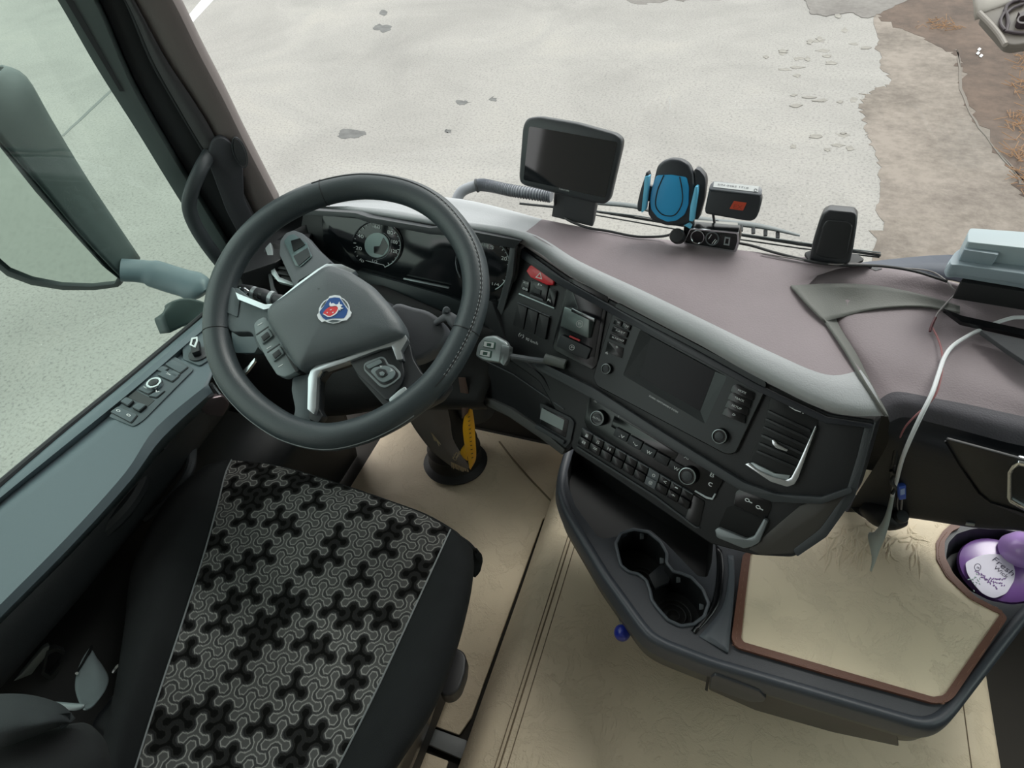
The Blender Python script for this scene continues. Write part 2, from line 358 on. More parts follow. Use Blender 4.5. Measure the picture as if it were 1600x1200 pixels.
# ------------------------------------------------------------------ driver door (door_1)
door = thing('door_1', None, None, (-1.05, -.3, 0), kind='structure')
XB = -1.06
B = lambda x, y: at(x, y, 'x', XB)
def offs(poly, dx, dy): return [(x + dx, y + dy) for x, y in poly]
r0 = [(-90, 835), (0, 757), (100, 673), (200, 592), (300, 508), (345, 470)]
R = [[B(x, y) + Vector((-.03, 0, -.06)) for x, y in r0], [B(x, y) for x, y in r0], [Z(x, y, .684) for x, y in [(-90, 845), (0, 768), (104, 682), (204, 600), (304, 515), (349, 477)]],
     [Z(x, y, .682) for x, y in [(-90, 856), (0, 778), (107, 691), (208, 609), (308, 523), (352, 486)]],
     [Z(x, y, .668) for x, y in [(-90, 864), (0, 786), (110, 699), (211, 616), (311, 530), (356, 492)]],
     [Z(x, y, .676) for x, y in [(-90, 878), (0, 800), (115, 711), (217, 625), (316, 540), (360, 500)]],
     [Z(x, y, .674) for x, y in [(-90, 890), (0, 812), (119, 718), (222, 631), (320, 546), (364, 506)]],
     [Z(x, y, .668) for x, y in [(-90, 1035), (0, 945), (108, 836), (196, 738), (244, 668), (325, 600)]],
     [Z(x, y, .655) for x, y in [(-90, 1055), (0, 965), (114, 850), (203, 752), (254, 684), (332, 612)]],
     [Z(x, y, .615) for x, y in [(-90, 1064), (0, 975), (118, 858), (208, 760), (262, 694), (338, 622)]]]
obj('door_sill', loft(R, 5, 1), DOORM, door, solid=.006)
# glass run edge seen outside the sill
obj('belt_seal', tube([B(x, y) + Vector((.004, 0, .004)) for x, y in r0], .006, 8), SEAL, door)
# window glass
gp = [Vector((XB - .012, -.95, .60)), Vector((XB - .012, .22, .60)), Vector((XB - .012, .18, 1.70)), Vector((XB - .012, -.95, 1.70))]
tag(obj('window_2', extr(gp, Vector((-.005, 0, 0))), glass_mat('side_glass', (.80, .885, .845, 1), .03), smooth=False), kind='structure')
# inner door panel with pocket: profile stations along y
ys = [-1.0, -.7, -.5, -.35, -.2, -.08, .04, .16, .26]
def prof(y):
    t = min(1, max(0, (y + .5) / .6)); bul = .03 * math.exp(-((y + .45) / .35) ** 2)
    return [Vector((-.985 + .03 * 0, y, .635)), Vector((-.975 + bul, y, .58)), Vector((-.985 + bul, y, .50)), Vector((-1.03, y, .44)), Vector((-1.035, y, .36)), Vector((-.97 + bul, y, .30)), Vector((-.95 + bul, y, .26)), Vector((-.96, y, .08)), Vector((-.97, y, 0.0))]
obj('inner_panel', loft([prof(y) for y in ys], 4, 4), DOORD, door, solid=.01)
# armrest / grab pull: a curved dark bar and its light edge glint
def zt(pts, zs, r, k=10, flat=1.0, sub=5): return tube(cr([Z(x, y, z) for (x, y), z in zip(pts, zs)], sub), r, k, flat=flat)
obj('grab_pull', zt([(60, 905), (140, 845), (190, 800), (216, 760), (228, 715), (250, 690)], [.52, .55, .56, .56, .57, .6], .016), DOORD, door)
obj('pocket_edge', zt([(40, 960), (100, 910), (165, 855), (205, 820), (215, 780)], [.40, .42, .44, .46, .5], .012), DOORD, door)
obj('door_pull', zt([(300, 700), (296, 735), (270, 775), (225, 810)], [.5, .5, .48, .46], .009), DKG, door)
obj('door_opener', join(pp(Pl(Z(305, 640, .62), Z(345, 620, .62), Z(330, 650, .59)), [(306, 630), (322, 617), (345, 612), (356, 625), (345, 645), (318, 642)], 0, .014, .006)), mat('opener_dark_chrome', '6a5f62', .3, metal=.6), door, bevel=.003)
obj('door_opener', tube([Z(330, 600, .635), Z(343, 618, .63)], .004, 6), CHR, door)
# lower pull pocket near the seat
LP = Pl(Z(20, 1060, .40), Z(100, 1005, .40), Z(70, 1070, .34))
obj('lower_handle', pp(LP, [(18, 1060), (32, 1048), (66, 1008), (76, 1003), (72, 1018), (55, 1038), (48, 1048), (28, 1056)], 0, .008, .003), mat('worn_grey_metal', '8a9492', .4, metal=.5), door, bevel=.002)
obj('lower_handle', ring(LP, [(70, 1012), (85, 1006), (100, 1012), (98, 1030), (78, 1058), (62, 1048)], [(73, 1017), (85, 1011), (95, 1016), (92, 1030), (77, 1050), (67, 1044)], 0, .01, .004), mat('pocket_bezel', '35393a', .4), door)
# ---- switch pack
SP = Pl(Z(119, 718, .674), Z(320, 546, .674), Z(196, 738, .668))
BTN = mat('switch_grey', '465257', .45); BZ = mat('switch_bezel', '1c2023', .4)
obj('switch_bezel', pp(SP, [(170, 652), (250, 575), (274, 558), (304, 578), (276, 606), (226, 657), (210, 668)], 0, .0025, .006), BTN, door, bevel=.001)
obj('switch_bezel', pp(SP, [(201, 622), (213, 612), (243, 627), (232, 637)], .0025, .0032, .002), BZ, door)
def dbtn(name, q, h=.0055, m=BTN):
    obj(name, pp(SP, inset(q, 1.6), .0005, h - .0012, .003), BZ, door)
    return obj(name, pp(SP, inset(q, 2.6), .001, h, .003), m, door, bevel=.001)
dbtn('lock_switch', [(172, 646), (185, 636), (219, 651), (208, 665)])
dbtn('window_switch', [(189, 632), (200, 623), (214, 630), (204, 641)], .009)
dbtn('window_switch', [(207, 641), (219, 631), (234, 637), (221, 649)], .009)
dbtn('mirror_switch', [(215, 611), (229, 600), (250, 610), (234, 621)]); dbtn('mirror_switch', [(231, 622), (246, 612), (262, 612), (247, 626)])
dbtn('mirror_switch', [(245, 588), (257, 579), (284, 590), (272, 601)])
dbtn('mirror_switch', [(243, 580), (256, 572), (268, 578), (256, 587)]); dbtn('mirror_switch', [(262, 585), (272, 579), (286, 587), (275, 596)])
dbtn('heater_switch', [(257, 572), (270, 562), (298, 576), (284, 588)])
JC = SP.P(244, 604)
obj('mirror_joystick', lathe(JC, SP.n, [(.0135, .004), (.0135, .009), (.0125, .011), (.009, .011), (.0085, .008)], 32), CHR, door)
obj('mirror_joystick', lathe(JC, SP.n, [(.0085, .005), (.008, .012), (.004, .0135), (.0, .0135)], 24, cap=False), BZ, door)
for (x, y, s, a) in [(186, 647, 'o', 0), (202, 654, 'o', 0), (201, 632, 'A', 0), (220, 640, 'A', 0), (228, 611, '<', 0), (236, 600, '^', 0), (246, 617, 'v', 0), (264, 590, '>', 0)]:
    text(SP, s, x - 3, y - 2, x + 3, y + 1, .004, .0065 if y > 625 and y < 645 else .0062, 'switch_symbol', WHT, door)
# rotary headlamp switch in its octagonal plate
obj('lamp_switch_plate', pp(SP, [(286, 547), (302, 526), (327, 519), (338, 540), (330, 562), (313, 573), (287, 563)], .0, .003, .004), BTN, door, bevel=.001)
RC = SP.P(312, 556)
obj('lamp_switch', lathe(RC, SP.n, [(.018, .003), (.018, .006), (.014, .008), (.0, .008)], 28, cap=False), DKG, door)
obj('lamp_switch', pp(SP, [(304, 552), (308, 541), (316, 541), (318, 560), (306, 564)], .008, .02, .003), BLK, door, bevel=.0015)
obj('lamp_switch', ring(SP, [(303, 552), (306, 541), (315, 539), (316, 545), (312, 556)], [(306, 551), (308, 543), (313, 542), (313, 546), (310, 553)], .02, .0215), mat('white_plastic', 'c9d4d4', .4), door)
# ---- window frame of the door + pillar
Q = Pl(at(340, 408, 'x', -1.055), Z(425, 312, .82), at(262, 0, 'x', -.93) if False else Vector((-.955, .22, 1.3)))
# columns from the outer glass edge to the windscreen edge; each: (pixels top->bottom, lift)
cols = [([(20, -110), (88, -5), (150, 104), (212, 202), (272, 300), (345, 415)], -.012),
        ([(21, -112), (90, -6), (153, 103), (215, 201), (275, 299), (348, 413)], .012),
        ([(36, -110), (106, -6), (168, 100), (205, 160), (278, 288), (352, 408)], .014),
        ([(74, -112), (146, -6), (192, 100), (222, 160), (290, 275), (366, 398)], .012),
        ([(76, -113), (150, -7), (197, 98), (227, 158), (294, 273), (370, 396)], -.008),
        ([(118, -116), (190, -9), (232, 90), (270, 158), (318, 240), (392, 372)], -.016),
        ([(124, -117), (197, -10), (240, 88), (278, 158), (322, 232), (400, 352)], .010),
        ([(140, -118), (207, -11), (258, 84), (301, 150), (335, 207), (406, 348)], .014),
        ([(180, -120), (252, -15), (300, 80), (340, 152), (372, 215), (428, 322)], .018),
        ([(196, -121), (268, -17), (316, 78), (352, 148), (384, 214), (436, 316)], .004),
        ([(198, -122), (270, -18), (318, 77), (354, 147), (386, 213), (438, 315)], -.03)]
def pcol(i): return [Q.P(x, y, cols[i][1]) for x, y in cols[i][0]]
pil = thing('trim_5', None, None, (-1.0, .2, .7), kind='structure')
obj('window_frame', loft([pcol(i) for i in range(0, 5)], 6, 1), FRM, pil, solid=.006)
obj('seal_channel', loft([pcol(i) for i in range(4, 7)], 6, 1), SEAL, pil, solid=.006)
obj('pillar_lining', loft([pcol(i) for i in range(7, 11)], 6, 2), PILM, pil, solid=.006)
obj('inner_lining', loft([pcol(i) for i in range(6, 8)], 6, 1), mat('lining_dark', '3a393b', .65, bump=.3, bscale=500), pil, solid=.006)
obj('frame_slot', pp(Q, [(100, -20), (112, -10), (190, 130), (194, 137), (188, 137), (102, -8)], .013, .0155), SEAL, pil)
obj('seam_line', tube([Q.P(x, y, .0) for x, y in [(195, -5), (240, 95), (320, 234)]], .0015, 6), MDG, pil)
# lower pillar cover with speaker and grab handle
obj('lower_cover', pp(Q, [(322, 236), (331, 208), (345, 203), (360, 213), (378, 250), (380, 300), (402, 345), (400, 372), (380, 372), (352, 318)], .012, .028, .008), mat('pillar_dark_cover', '3c3d42', .6, bump=.3, bscale=500), pil, bevel=.004)
obj('speaker_grille', pp(Q, circ(373, 226, 8, 22, 24, -.32), .02, .033, 0), mat('speaker_mesh', '3b3c40', .7, bump=1, bscale=3000, bdist=.002), pil, bevel=.0015)
obj('speaker_grille', tube([Q.P(x, y, .032) for x, y in circ(373, 226, 9.5, 24, 28, -.32)], .0012, 6, closed=True), DKG, pil)
gh = cr([Q.P(x, y, h) for x, y, h in [(326, 235, .018), (313, 246, .045), (300, 270, .06), (295, 296, .062), (304, 326, .06), (325, 362, .055), (352, 402, .04), (372, 432, .01)]], 5)
obj('grab_handle', tube(gh, .0105, 12, flat=1.3), mat('handle_plastic', '3e4447', .42), pil)
# ------------------------------------------------------------------ exterior mirror
mir = thing('exterior_mirror', 'large dark grey outside mirror hanging beyond the driver side window', 'mirror', (-1.3, .15, .45))
MP = Pl(at(190, 440, 'x', -1.34), at(20, 240, 'x', -1.34), at(190, 440, 'x', -1.34) + Vector((-.30, -.10, 0)))
near = [(0, 222), (60, 290), (120, 362), (168, 418), (192, 437), (186, 447), (150, 452), (100, 452), (50, 444), (12, 430), (-30, 395), (-120, 330), (-160, 200), (-120, 90), (-60, 140)]
fwd = Vector((.02, .11, 0)); MIRM = mat('mirror_housing_plastic', '3f4a4a', .5, bump=.2, bscale=500)
inr = [MP.P(x, y) for x, y in near]
far = [at(x, y, 'y', inr[0].y + .10) for x, y in [(10, 113), (40, 128), (75, 190), (130, 280), (212, 398)]]
rowA = [MP.P(x, y) for x, y in [(-60, 140), (0, 222), (60, 290), (120, 362), (190, 436)]]
rowC = [at(x, y, 'y', MP.P(100, 340).y + .115) for x, y in [(5, 106), (38, 122), (76, 186), (133, 280), (212, 400)]]
rowB = [a.lerp(c, .5) + Vector((.012, 0, 0)) for a, c in zip(rowA, rowC)]
rowD = [p + Vector((-.12, .0, 0)) for p in rowC]; rowE = [p + Vector((-.3, -.04, 0)) for p in rowC]
obj('housing', loft([rowA, rowB, rowC, rowD, rowE], 4, 4), MIRM, mir, solid=.005)
low = [MP.P(x, y) for x, y in [(190, 436), (186, 447), (150, 452), (100, 452), (50, 444), (12, 430), (-30, 395), (-120, 330)]]
kk = [0, .15, .6, .9, 1, 1, 1, 1]
obj('housing', loft([low, [p + Vector((-.01, .06, -.008)) * k for p, k in zip(low, kk)], [p + Vector((-.02, .12, .02)) * k for p, k in zip(low, kk)]], 3, 3), MIRM, mir, solid=.005)
obj('rim', ring(MP, near, inset(near, 9), -.012, .004), mat('mirror_rim', '2b3335', .45), mir, bevel=.002)
mg = mat('mirror_glass', 'e2eae6', .04, metal=1.0)
obj('mirror_glass', pp(MP, inset(near, 8), -.008, -.002, true=False), mg, mir, smooth=False)
obj('seam', tube([a.lerp(c, .78) + Vector((.006, 0, 0)) for a, c in zip(rowA, rowC)], .0018, 6), SEAL, mir)
AP = lambda x, y, X: at(x, y, 'x', X)
ARM = mat('mirror_arm_plastic', '55646b', .42, bump=.15, bscale=500)
arm_c = [AP(190, 422, -1.33), AP(230, 425, -1.29), AP(270, 437, -1.24), AP(303, 447, -1.19), AP(320, 455, -1.15)]
obj('arm', tube(cr(arm_c, 5), [.030] * 6 + [.034] * 8 + [.036, .036, .034, .031, .024, .012, .004], 20, flat=.62, up=Vector((0, -.3, 1))), ARM, mir)
obj('arm_mount', loft([[AP(x, y, -1.13) for x, y in [(258, 482), (270, 470), (296, 466), (325, 474)]], [AP(x, y, -1.12) for x, y in [(256, 492), (270, 488), (298, 486), (330, 492)]], [AP(x, y, -1.11) for x, y in [(266, 520), (276, 515), (300, 505), (340, 500)]]], 4, 4), MIRM, mir, solid=.03)
# ------------------------------------------------------------------ dashboard
dash = thing('dashboard', 'wide dark truck dashboard with soft top painted with a mauve reflection running under the windscreen', 'dashboard', (0, .2, .45))
# top skin: far edge -> band edge -> rounded lip
far = [(380, 322, .80), (480, 316, .81), (600, 306, .82), (720, 311, .82), (850, 343, .82), (950, 362, .82), (1050, 376, .82), (1150, 390, .82), (1240, 400, .82), (1300, 407, .82), (1360, 413, .815)]
mid0 = [(400, 326, .80), (490, 319, .81), (600, 316, .82), (705, 326, .82), (835, 352, .822), (930, 392, .822), (1030, 430, .82), (1120, 462, .815), (1180, 470, .81), (1225, 462, .81), (1262, 446, .81)]
bnd = [(420, 330, .80), (495, 323, .81), (600, 325, .82), (690, 340, .82), (822, 362, .822), (905, 408, .822), (1000, 452, .815), (1100, 500, .81), (1200, 548, .80), (1290, 585, .795), (1345, 578, .79)]
lip = [(430, 333, .795), (500, 326, .80), (560, 332, .81), (690, 352, .812), (818, 374, .812), (892, 422, .812), (985, 472, .802), (1090, 526, .795), (1190, 582, .785), (1300, 634, .775), (1378, 636, .765)]
lip2 = [(432, 336, .78), (500, 330, .785), (560, 337, .79), (690, 358, .79), (817, 382, .79), (889, 430, .79), (981, 480, .78), (1086, 535, .775), (1186, 591, .765), (1298, 644, .757), (1386, 650, .75)]
tz = lambda row: [Z(*p) for p in row]
gF = [Z(x, y, z) + Vector((0, .03, -.05)) for x, y, z in far]
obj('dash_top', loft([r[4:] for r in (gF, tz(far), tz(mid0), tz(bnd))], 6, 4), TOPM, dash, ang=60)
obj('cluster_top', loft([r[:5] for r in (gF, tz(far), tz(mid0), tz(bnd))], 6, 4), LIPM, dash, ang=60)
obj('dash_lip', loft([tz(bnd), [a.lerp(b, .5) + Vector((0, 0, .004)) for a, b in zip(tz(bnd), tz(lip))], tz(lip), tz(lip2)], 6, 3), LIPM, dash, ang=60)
# wing flank sloping down to the passenger side (grey V, the break in the painted reflection)
wf = [(1240, 447, .812), (1262, 470, .81), (1290, 500, .805), (1322, 545, .80), (1348, 590, .79), (1378, 636, .767), (1386, 648, .752)]
wi = [(1305, 470, .775), (1307, 498, .772), (1318, 520, .768), (1340, 555, .762), (1362, 600, .755), (1384, 640, .745), (1389, 652, .735)]
# passenger side top
pt = [[(1330, 411, .80), (1400, 417, .80), (1480, 438, .80), (1560, 462, .80), (1700, 510, .795), (1900, 600, .79)],
      [(1240, 446, .806), (1330, 444, .795), (1430, 452, .79), (1530, 475, .785), (1690, 545, .78), (1880, 640, .78)],
      [(1300, 462, .79), (1360, 470, .784), (1440, 480, .78), (1540, 510, .778), (1680, 580, .77), (1870, 690, .77)],
      [(1304, 500, .772), (1345, 540, .77), (1420, 560, .772), (1530, 590, .77), (1660, 640, .765), (1850, 740, .76)],
      [(1372, 626, .75), (1400, 612, .758), (1460, 622, .758), (1550, 640, .757), (1650, 668, .753), (1830, 760, .75)],
      [(1390, 660, .728), (1415, 652, .735), (1470, 664, .735), (1560, 688, .733), (1660, 716, .73), (1820, 800, .73)]]
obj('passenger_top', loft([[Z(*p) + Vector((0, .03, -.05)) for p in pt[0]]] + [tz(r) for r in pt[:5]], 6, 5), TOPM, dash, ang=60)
pr5 = [tz(pt[4]), [a.lerp(b, .5) + Vector((0, -.004, .006)) for a, b in zip(tz(pt[4]), tz(pt[5]))], tz(pt[5])]
obj('passenger_front_roll', loft(pr5, 6, 4), mat('front_roll_shade', '4d4b51', .6, bump=.5, bscale=420, spec=.3), dash, ang=60)  # darker colour paints in the shade over the rounded front
# grey V, the gap in the painted sheen
sheen_gap_v = loft([[Z(x, y, z + .0015) for x, y, z in wf], [Z((a[0] + b[0]) / 2, (a[1] + b[1]) / 2, (a[2] + b[2]) / 2 - .002) for a, b in zip(wf, wi)], [Z(x, y, z + .002) for x, y, z in wi]], 4, 4)
obj('wing_sheen_gap', sheen_gap_v, RECM, dash, ang=60, solid=.004)
obj('wing_sheen_gap', loft([[Z(x, y, z + .004) for x, y, z in [(1236, 446, .812), (1300, 443, .80), (1370, 446, .793), (1440, 460, .788), (1500, 478, .785)]],
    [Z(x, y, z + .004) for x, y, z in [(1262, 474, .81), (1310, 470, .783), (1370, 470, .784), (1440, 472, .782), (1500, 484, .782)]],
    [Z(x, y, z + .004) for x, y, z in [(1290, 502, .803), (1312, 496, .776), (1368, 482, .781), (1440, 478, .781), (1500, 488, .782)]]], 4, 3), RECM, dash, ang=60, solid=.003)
# passenger face
PF = Pl(Z(1390, 690, .70), Z(1600, 745, .70), Z(1400, 805, .50))
pf = [[Z(*p) for p in pt[5]], [Z(x, y, z) for x, y, z in [(1388, 672, .715), (1412, 668, .72), (1468, 680, .72), (1560, 705, .715), (1655, 735, .71), (1820, 830, .70)]],
      [PF.P(x, y) for x, y in [(1384, 700), (1408, 700), (1465, 712), (1555, 735), (1650, 760), (1810, 860)]],
      [PF.P(x, y) for x, y in [(1340, 770), (1380, 775), (1450, 785), (1540, 800), (1640, 812), (1790, 900)]],
      [PF.P(x, y) for x, y in [(1322, 800), (1370, 803), (1440, 812), (1530, 826), (1630, 838), (1780, 920)]],
      [PF.P(x, y) + Vector((0, .06, -.02)) for x, y in [(1318, 806), (1366, 809), (1436, 818), (1526, 832), (1626, 844), (1776, 926)]]]
obj('passenger_face', loft(pf, 5, 4), mat('passenger_face_plastic', '16181e', .55, bump=.3, bscale=500), dash, ang=60)
obj('airbag_panel', pp(PF, [(1478, 678), (1560, 700), (1640, 722), (1660, 840), (1600, 800), (1545, 778), (1530, 765)], .004, .008, .004), BLK, dash, bevel=.002)
obj('face_groove', tube([PF.P(x, y, .009) for x, y in [(1478, 680), (1500, 718), (1530, 762), (1548, 776), (1600, 792)]], .0012, 6), BLKG, dash)
obj('trim_badge', pp(PF, [(1510, 812), (1524, 814), (1523, 817), (1509, 815)], .004, .006), SILV, dash)
# right hand rear: defroster slots and speaker mesh
TP = Pl(Z(1440, 480, .789), Z(1600, 520, .789), Z(1500, 560, .788))
obj('defroster_slot', pp(TP, [(1472, 487), (1500, 498), (1600, 520), (1640, 529), (1640, 539), (1600, 530), (1500, 508)], .0, .006, .001), BLKG, dash)
0 and obj('defroster_slot', pp(TP, [(1500, 508), (1520, 511), (1600, 530), (1640, 541), (1640, 545), (1600, 534), (1522, 516)], .0, .006, .001), BLKG, dash)
obj('speaker_mesh', pp(TP, [(1527, 521), (1640, 546), (1660, 600), (1600, 572), (1570, 552)], .0, .007, .004), mat('dash_speaker_mesh', '55565a', .6, bump=1, bscale=2200, bdist=.003), dash, bevel=.001)
obj('pod_slot', pp(TP, [(1352, 430), (1362, 428), (1374, 431), (1364, 434)], .006, .014), BLKG, dash)
# ---------------- fascia facing the driver
F = Pl(Z(818, 382, .785), Z(1378, 655, .752), Z(900, 692, .56))
fas = [(806, 380), (818, 384), (889, 432), (981, 482), (1086, 537), (1186, 593), (1298, 646), (1370, 656), (1352, 720), (1335, 775), (1290, 835), (1240, 871), (1180, 868), (1110, 850), (1000, 775), (895, 704), (878, 660), (842, 596), (770, 545), (762, 500), (778, 440)]
obj('fascia', pp(F, fas, -.10, 0, .008), BLK, dash, bevel=.006, seg=3)
FR = lambda name, poly, h0, h1, m, r=.003, bevel=.0012, parent=dash, label=None: obj(name, pp(F, poly, h0, h1, r), m, parent, bevel=bevel, label=label)
# shoulder under the lip
FR('upper_bezel', [(812, 384), (884, 436), (978, 488), (1084, 543), (1184, 599), (1294, 651), (1364, 662), (1362, 668), (1290, 660), (1180, 608), (1080, 553), (972, 498), (878, 446), (808, 396)], -.01, .010, mat('bezel_navy_black', '23262d', .35))
# right hand end cap of the housing
FR('housing_end', [(1366, 662), (1352, 720), (1335, 778), (1292, 838), (1246, 869), (1240, 858), (1282, 826), (1322, 770), (1340, 712), (1352, 664)], -.005, .004, DKG)
FR('housing_end', [(1250, 790), (1326, 762), (1322, 778), (1284, 828), (1240, 864), (1190, 866), (1170, 858)], -.004, .003, mat('end_cap_plastic', '3d3a36', .5))
# ledge between radio and climate rows
led = [(836, 566), (850, 566), (932, 606), (1020, 662), (1100, 712), (1165, 752), (1215, 770), (1285, 775), (1330, 760), (1332, 768), (1286, 785), (1210, 782), (1160, 764), (1094, 724), (1014, 675), (926, 620), (846, 578)]
FR('fascia_ledge', led, -.002, .012, mat('ledge_plastic', '363a3d', .4), r=.002, bevel=.003)
# hazard switch
HZ = mat('hazard_red', 'e02a36', .35, coat=.4)
hz = obj('hazard_switch', pp(F, [(825, 424), (831, 415), (842, 415), (866, 426), (870, 434), (867, 446), (857, 446), (832, 434)], 0, .007, .002), HZ, dash, bevel=.002)
def tri(cx, cy, s, up=(.25, -.97)):
    ux, uy = up; rx, ry = -uy, ux; return [(cx + ux * s, cy + uy * s), (cx - ux * s * .6 + rx * s * .9, cy - uy * s * .6 + ry * s * .9), (cx - ux * s * .6 - rx * s * .9, cy - uy * s * .6 - ry * s * .9)]
hzw = mat('hazard_symbol', 'f0dcd8', .5)
obj('warning_triangle', ring(F, tri(846, 432, 6.5), tri(846, 432, 3.6), .0068, .0076), hzw, hz)
FR('button', [(818, 437), (829, 441), (826, 457), (815, 452)], 0, .004, BLKG, .001)
FR('button', [(831, 438), (859, 446), (854, 471), (829, 461)], 0, .004, BLKG, .002)
FR('button', [(860, 450), (872, 455), (867, 480), (855, 475)], 0, .004, BLKG, .002)
FR('button_rocker', [(837, 450), (848, 454), (847, 461), (835, 457)], .004, .007, DKG, .001); FR('button_lip', [(831, 460), (851, 468), (851, 471), (831, 463)], .004, .006, MDG, .0005, .0005)
FR('chrome_line', [(812, 458), (867, 481), (867, 482.5), (812, 460)], 0, .003, SILV, 0, 0); FR('chrome_line', [(811, 472), (861, 494), (861, 495.2), (811, 473.4)], 0, .006, MDG, 0, 0)
for s, a in (('==', (819, 443, 827, 446)), ('88', (818, 452, 826, 455)), ('P', (842, 446, 848, 449)), ('R', (857, 470, 863, 473))): text(F, s, *a, .004, .0045, 'button_symbol', WHT, dash)
for i in range(3):
    d = (i * 17.2, i * 7.8); FR('blank_switch', [(x + d[0], y + d[1]) for x, y in [(811, 475), (826, 481), (820, 515), (804, 508)]], 0, .006, BLK, .001, .0015)
text(F, '(r)', 810, 524, 818, 528, .006, .0004, 'speed_lettering', WHT, dash); text(F, '90 km/h', 821, 531, 840, 539, .005, .0004, 'speed_lettering', WHT, dash)
# clusters of reading edge lines
FR('fascia_line', [(818, 391), (842, 404), (842, 405.2), (818, 392.2)], 0, .002, MDG, 0, 0)
# rocker switches in the row under the climate panel
row_pl = []
for i in range(10):
    dx, dy = 17.35 * i, 10.35 * i
    q = [(912 + dx, 669 + dy), (928 + dx, 678.6 + dy), (921 + dx, 701.5 + dy), (905.5 + dx, 692 + dy)]
    if i == 6: pass
    up = [q[0], q[1], ((q[1][0] + q[2][0]) / 2, (q[1][1] + q[2][1]) / 2), ((q[0][0] + q[3][0]) / 2, (q[0][1] + q[3][1]) / 2)]
    dn = [up[3], up[2], q[2], q[3]]
    g = join(pp(F, up, 0, .0045, .001), pp(F, dn, 0, .0075, .001))
    o = obj('rocker_switch', g, MDG if i == 6 else BLKG, dash, bevel=.001)
    obj('switch_edge', pp(F, [(q[0][0], q[0][1] - 1.2), (q[1][0], q[1][1] - 1.2), (q[1][0], q[1][1] + .2), (q[0][0], q[0][1] + .2)], .0, .006), MDG, o, smooth=False)
    sy = {0: ('i', '8'), 1: ('S', '='), 2: ('H', ''), 6: ('0', '@'), 7: ('<', ''), 8: ('-', '*')}.get(i)
    if sy:
        cx = (up[0][0] + up[2][0]) / 2; cy = (up[0][1] + up[2][1]) / 2; bx = (dn[0][0] + dn[2][0]) / 2; by = (dn[0][1] + dn[2][1]) / 2
        text(F, sy[0], cx - 2.4, cy + 1.5, cx + 2, cy + 4, .0052, .0049, 'switch_symbol', WHT, o)
        if sy[1]: text(F, sy[1], bx - 3, by, bx + 2.4, by + 3.2, .0052, .0079, 'switch_symbol', WHT, o)
FR('row_frame', [(1083, 772), (1102, 783), (1093, 822), (1086, 822), (1070, 812)], 0, .002, BLKG)
FR('row_line', [(903, 697), (960, 733), (1025, 774), (1088, 822), (1094, 823), (1094, 825), (1087, 824.5), (1024, 777), (902, 699.5)], 0, .003, DKG, 0, 0)
# storage pocket with USB sockets
FR('usb_panel', [(1150, 768), (1158, 763), (1205, 783), (1206, 792), (1198, 812), (1146, 789)], 0, .0015, BLKG)
FR('storage_pocket', [(1136, 792), (1146, 790), (1198, 813), (1186, 840), (1180, 846), (1122, 824)], 0, .001, mat('pocket_black', '060607', .8))
FR('pocket_lip', [(1119, 826), (1125, 822), (1168, 840), (1180, 836), (1196, 808), (1202, 812), (1188, 846), (1176, 853), (1164, 855), (1122, 838)], 0, .009, mat('lip_satin', '767c7e', .35, metal=.4), .003, .002)
for x, y in ((1168, 781), (1185, 792)):
    obj('usb_symbol', ring(F, circ(x, y, 4, 2.8, 14, .5), circ(x, y, 2.6, 1.6, 14, .5), .0012, .0022), WHT, dash, smooth=False); FR('usb_symbol', [(x + 3, y + 1.5), (x + 8, y + 4), (x + 7.5, y + 5.4), (x + 2.6, y + 3)], .0012, .0022, WHT, 0, 0)
# label pocket on the lower left
FR('card_pocket', [(845, 630), (852, 632), (893, 652), (899, 660), (893, 690), (885, 700), (846, 668)], -.001, .004, DKG, .003)
FR('card_slot', [(851, 636), (891, 656), (886, 684), (846, 662)], .003, .0048, BLKG, .002)
FR('paper_label', [(849, 637), (884, 656), (881, 672), (846, 654)], .0048, .0056, mat('pale_label', '8f9b9a', .6), 0, 0)
FR('pocket_lip', [(842, 662), (886, 688), (884, 694), (840, 668)], .004, .010, DKG, .001)
# driver side lower panel with the light grey rail
KP = Pl(F.P(800, 560), F.P(890, 660), Z(745, 620, .50))
LPm = mat('lower_panel_plastic', '1f2124', .5, bump=.3, bscale=600)
obj('lower_panel', pp(KP, [(690, 480), (765, 470), (790, 540), (845, 590), (885, 660), (892, 700), (878, 712), (820, 668), (740, 625), (690, 600), (640, 560)], -.05, -.004, .008), LPm, dash, bevel=.004)
obj('lower_rail', pp(KP, [(742, 612), (800, 638), (850, 672), (884, 702), (880, 710), (846, 684), (796, 650), (738, 622)], -.01, .003, .002), mat('rail_grey', '555655', .45), dash, bevel=.002)
obj('panel_crease', tube([KP.P(x, y, -.002) for x, y in [(748, 560), (800, 585), (880, 640)]], .0012, 6), MDG, dash)
# knee panels behind the wheel and below the cluster
kb = [[Z(470, 400, .70), Z(560, 430, .70), Z(650, 470, .68), Z(720, 500, .66), Z(780, 520, .65)],
      [Z(440, 500, .60), Z(540, 540, .60), Z(640, 560, .58), Z(700, 570, .57), Z(770, 585, .56)],
      [Z(420, 640, .45), Z(520, 650, .45), Z(600, 640, .46), Z(680, 640, .47), Z(760, 640, .49)],
      [Vector((-.93, .36, .30)), Vector((-.82, .38, .30)), Vector((-.72, .40, .30)), Vector((-.6, .40, .30)), Vector((-.42, .36, .34))]]
obj('knee_panel', loft(kb, 4, 4), mat('knee_panel_plastic', '121315', .6, bump=.3, bscale=600), dash, ang=60, solid=.01)
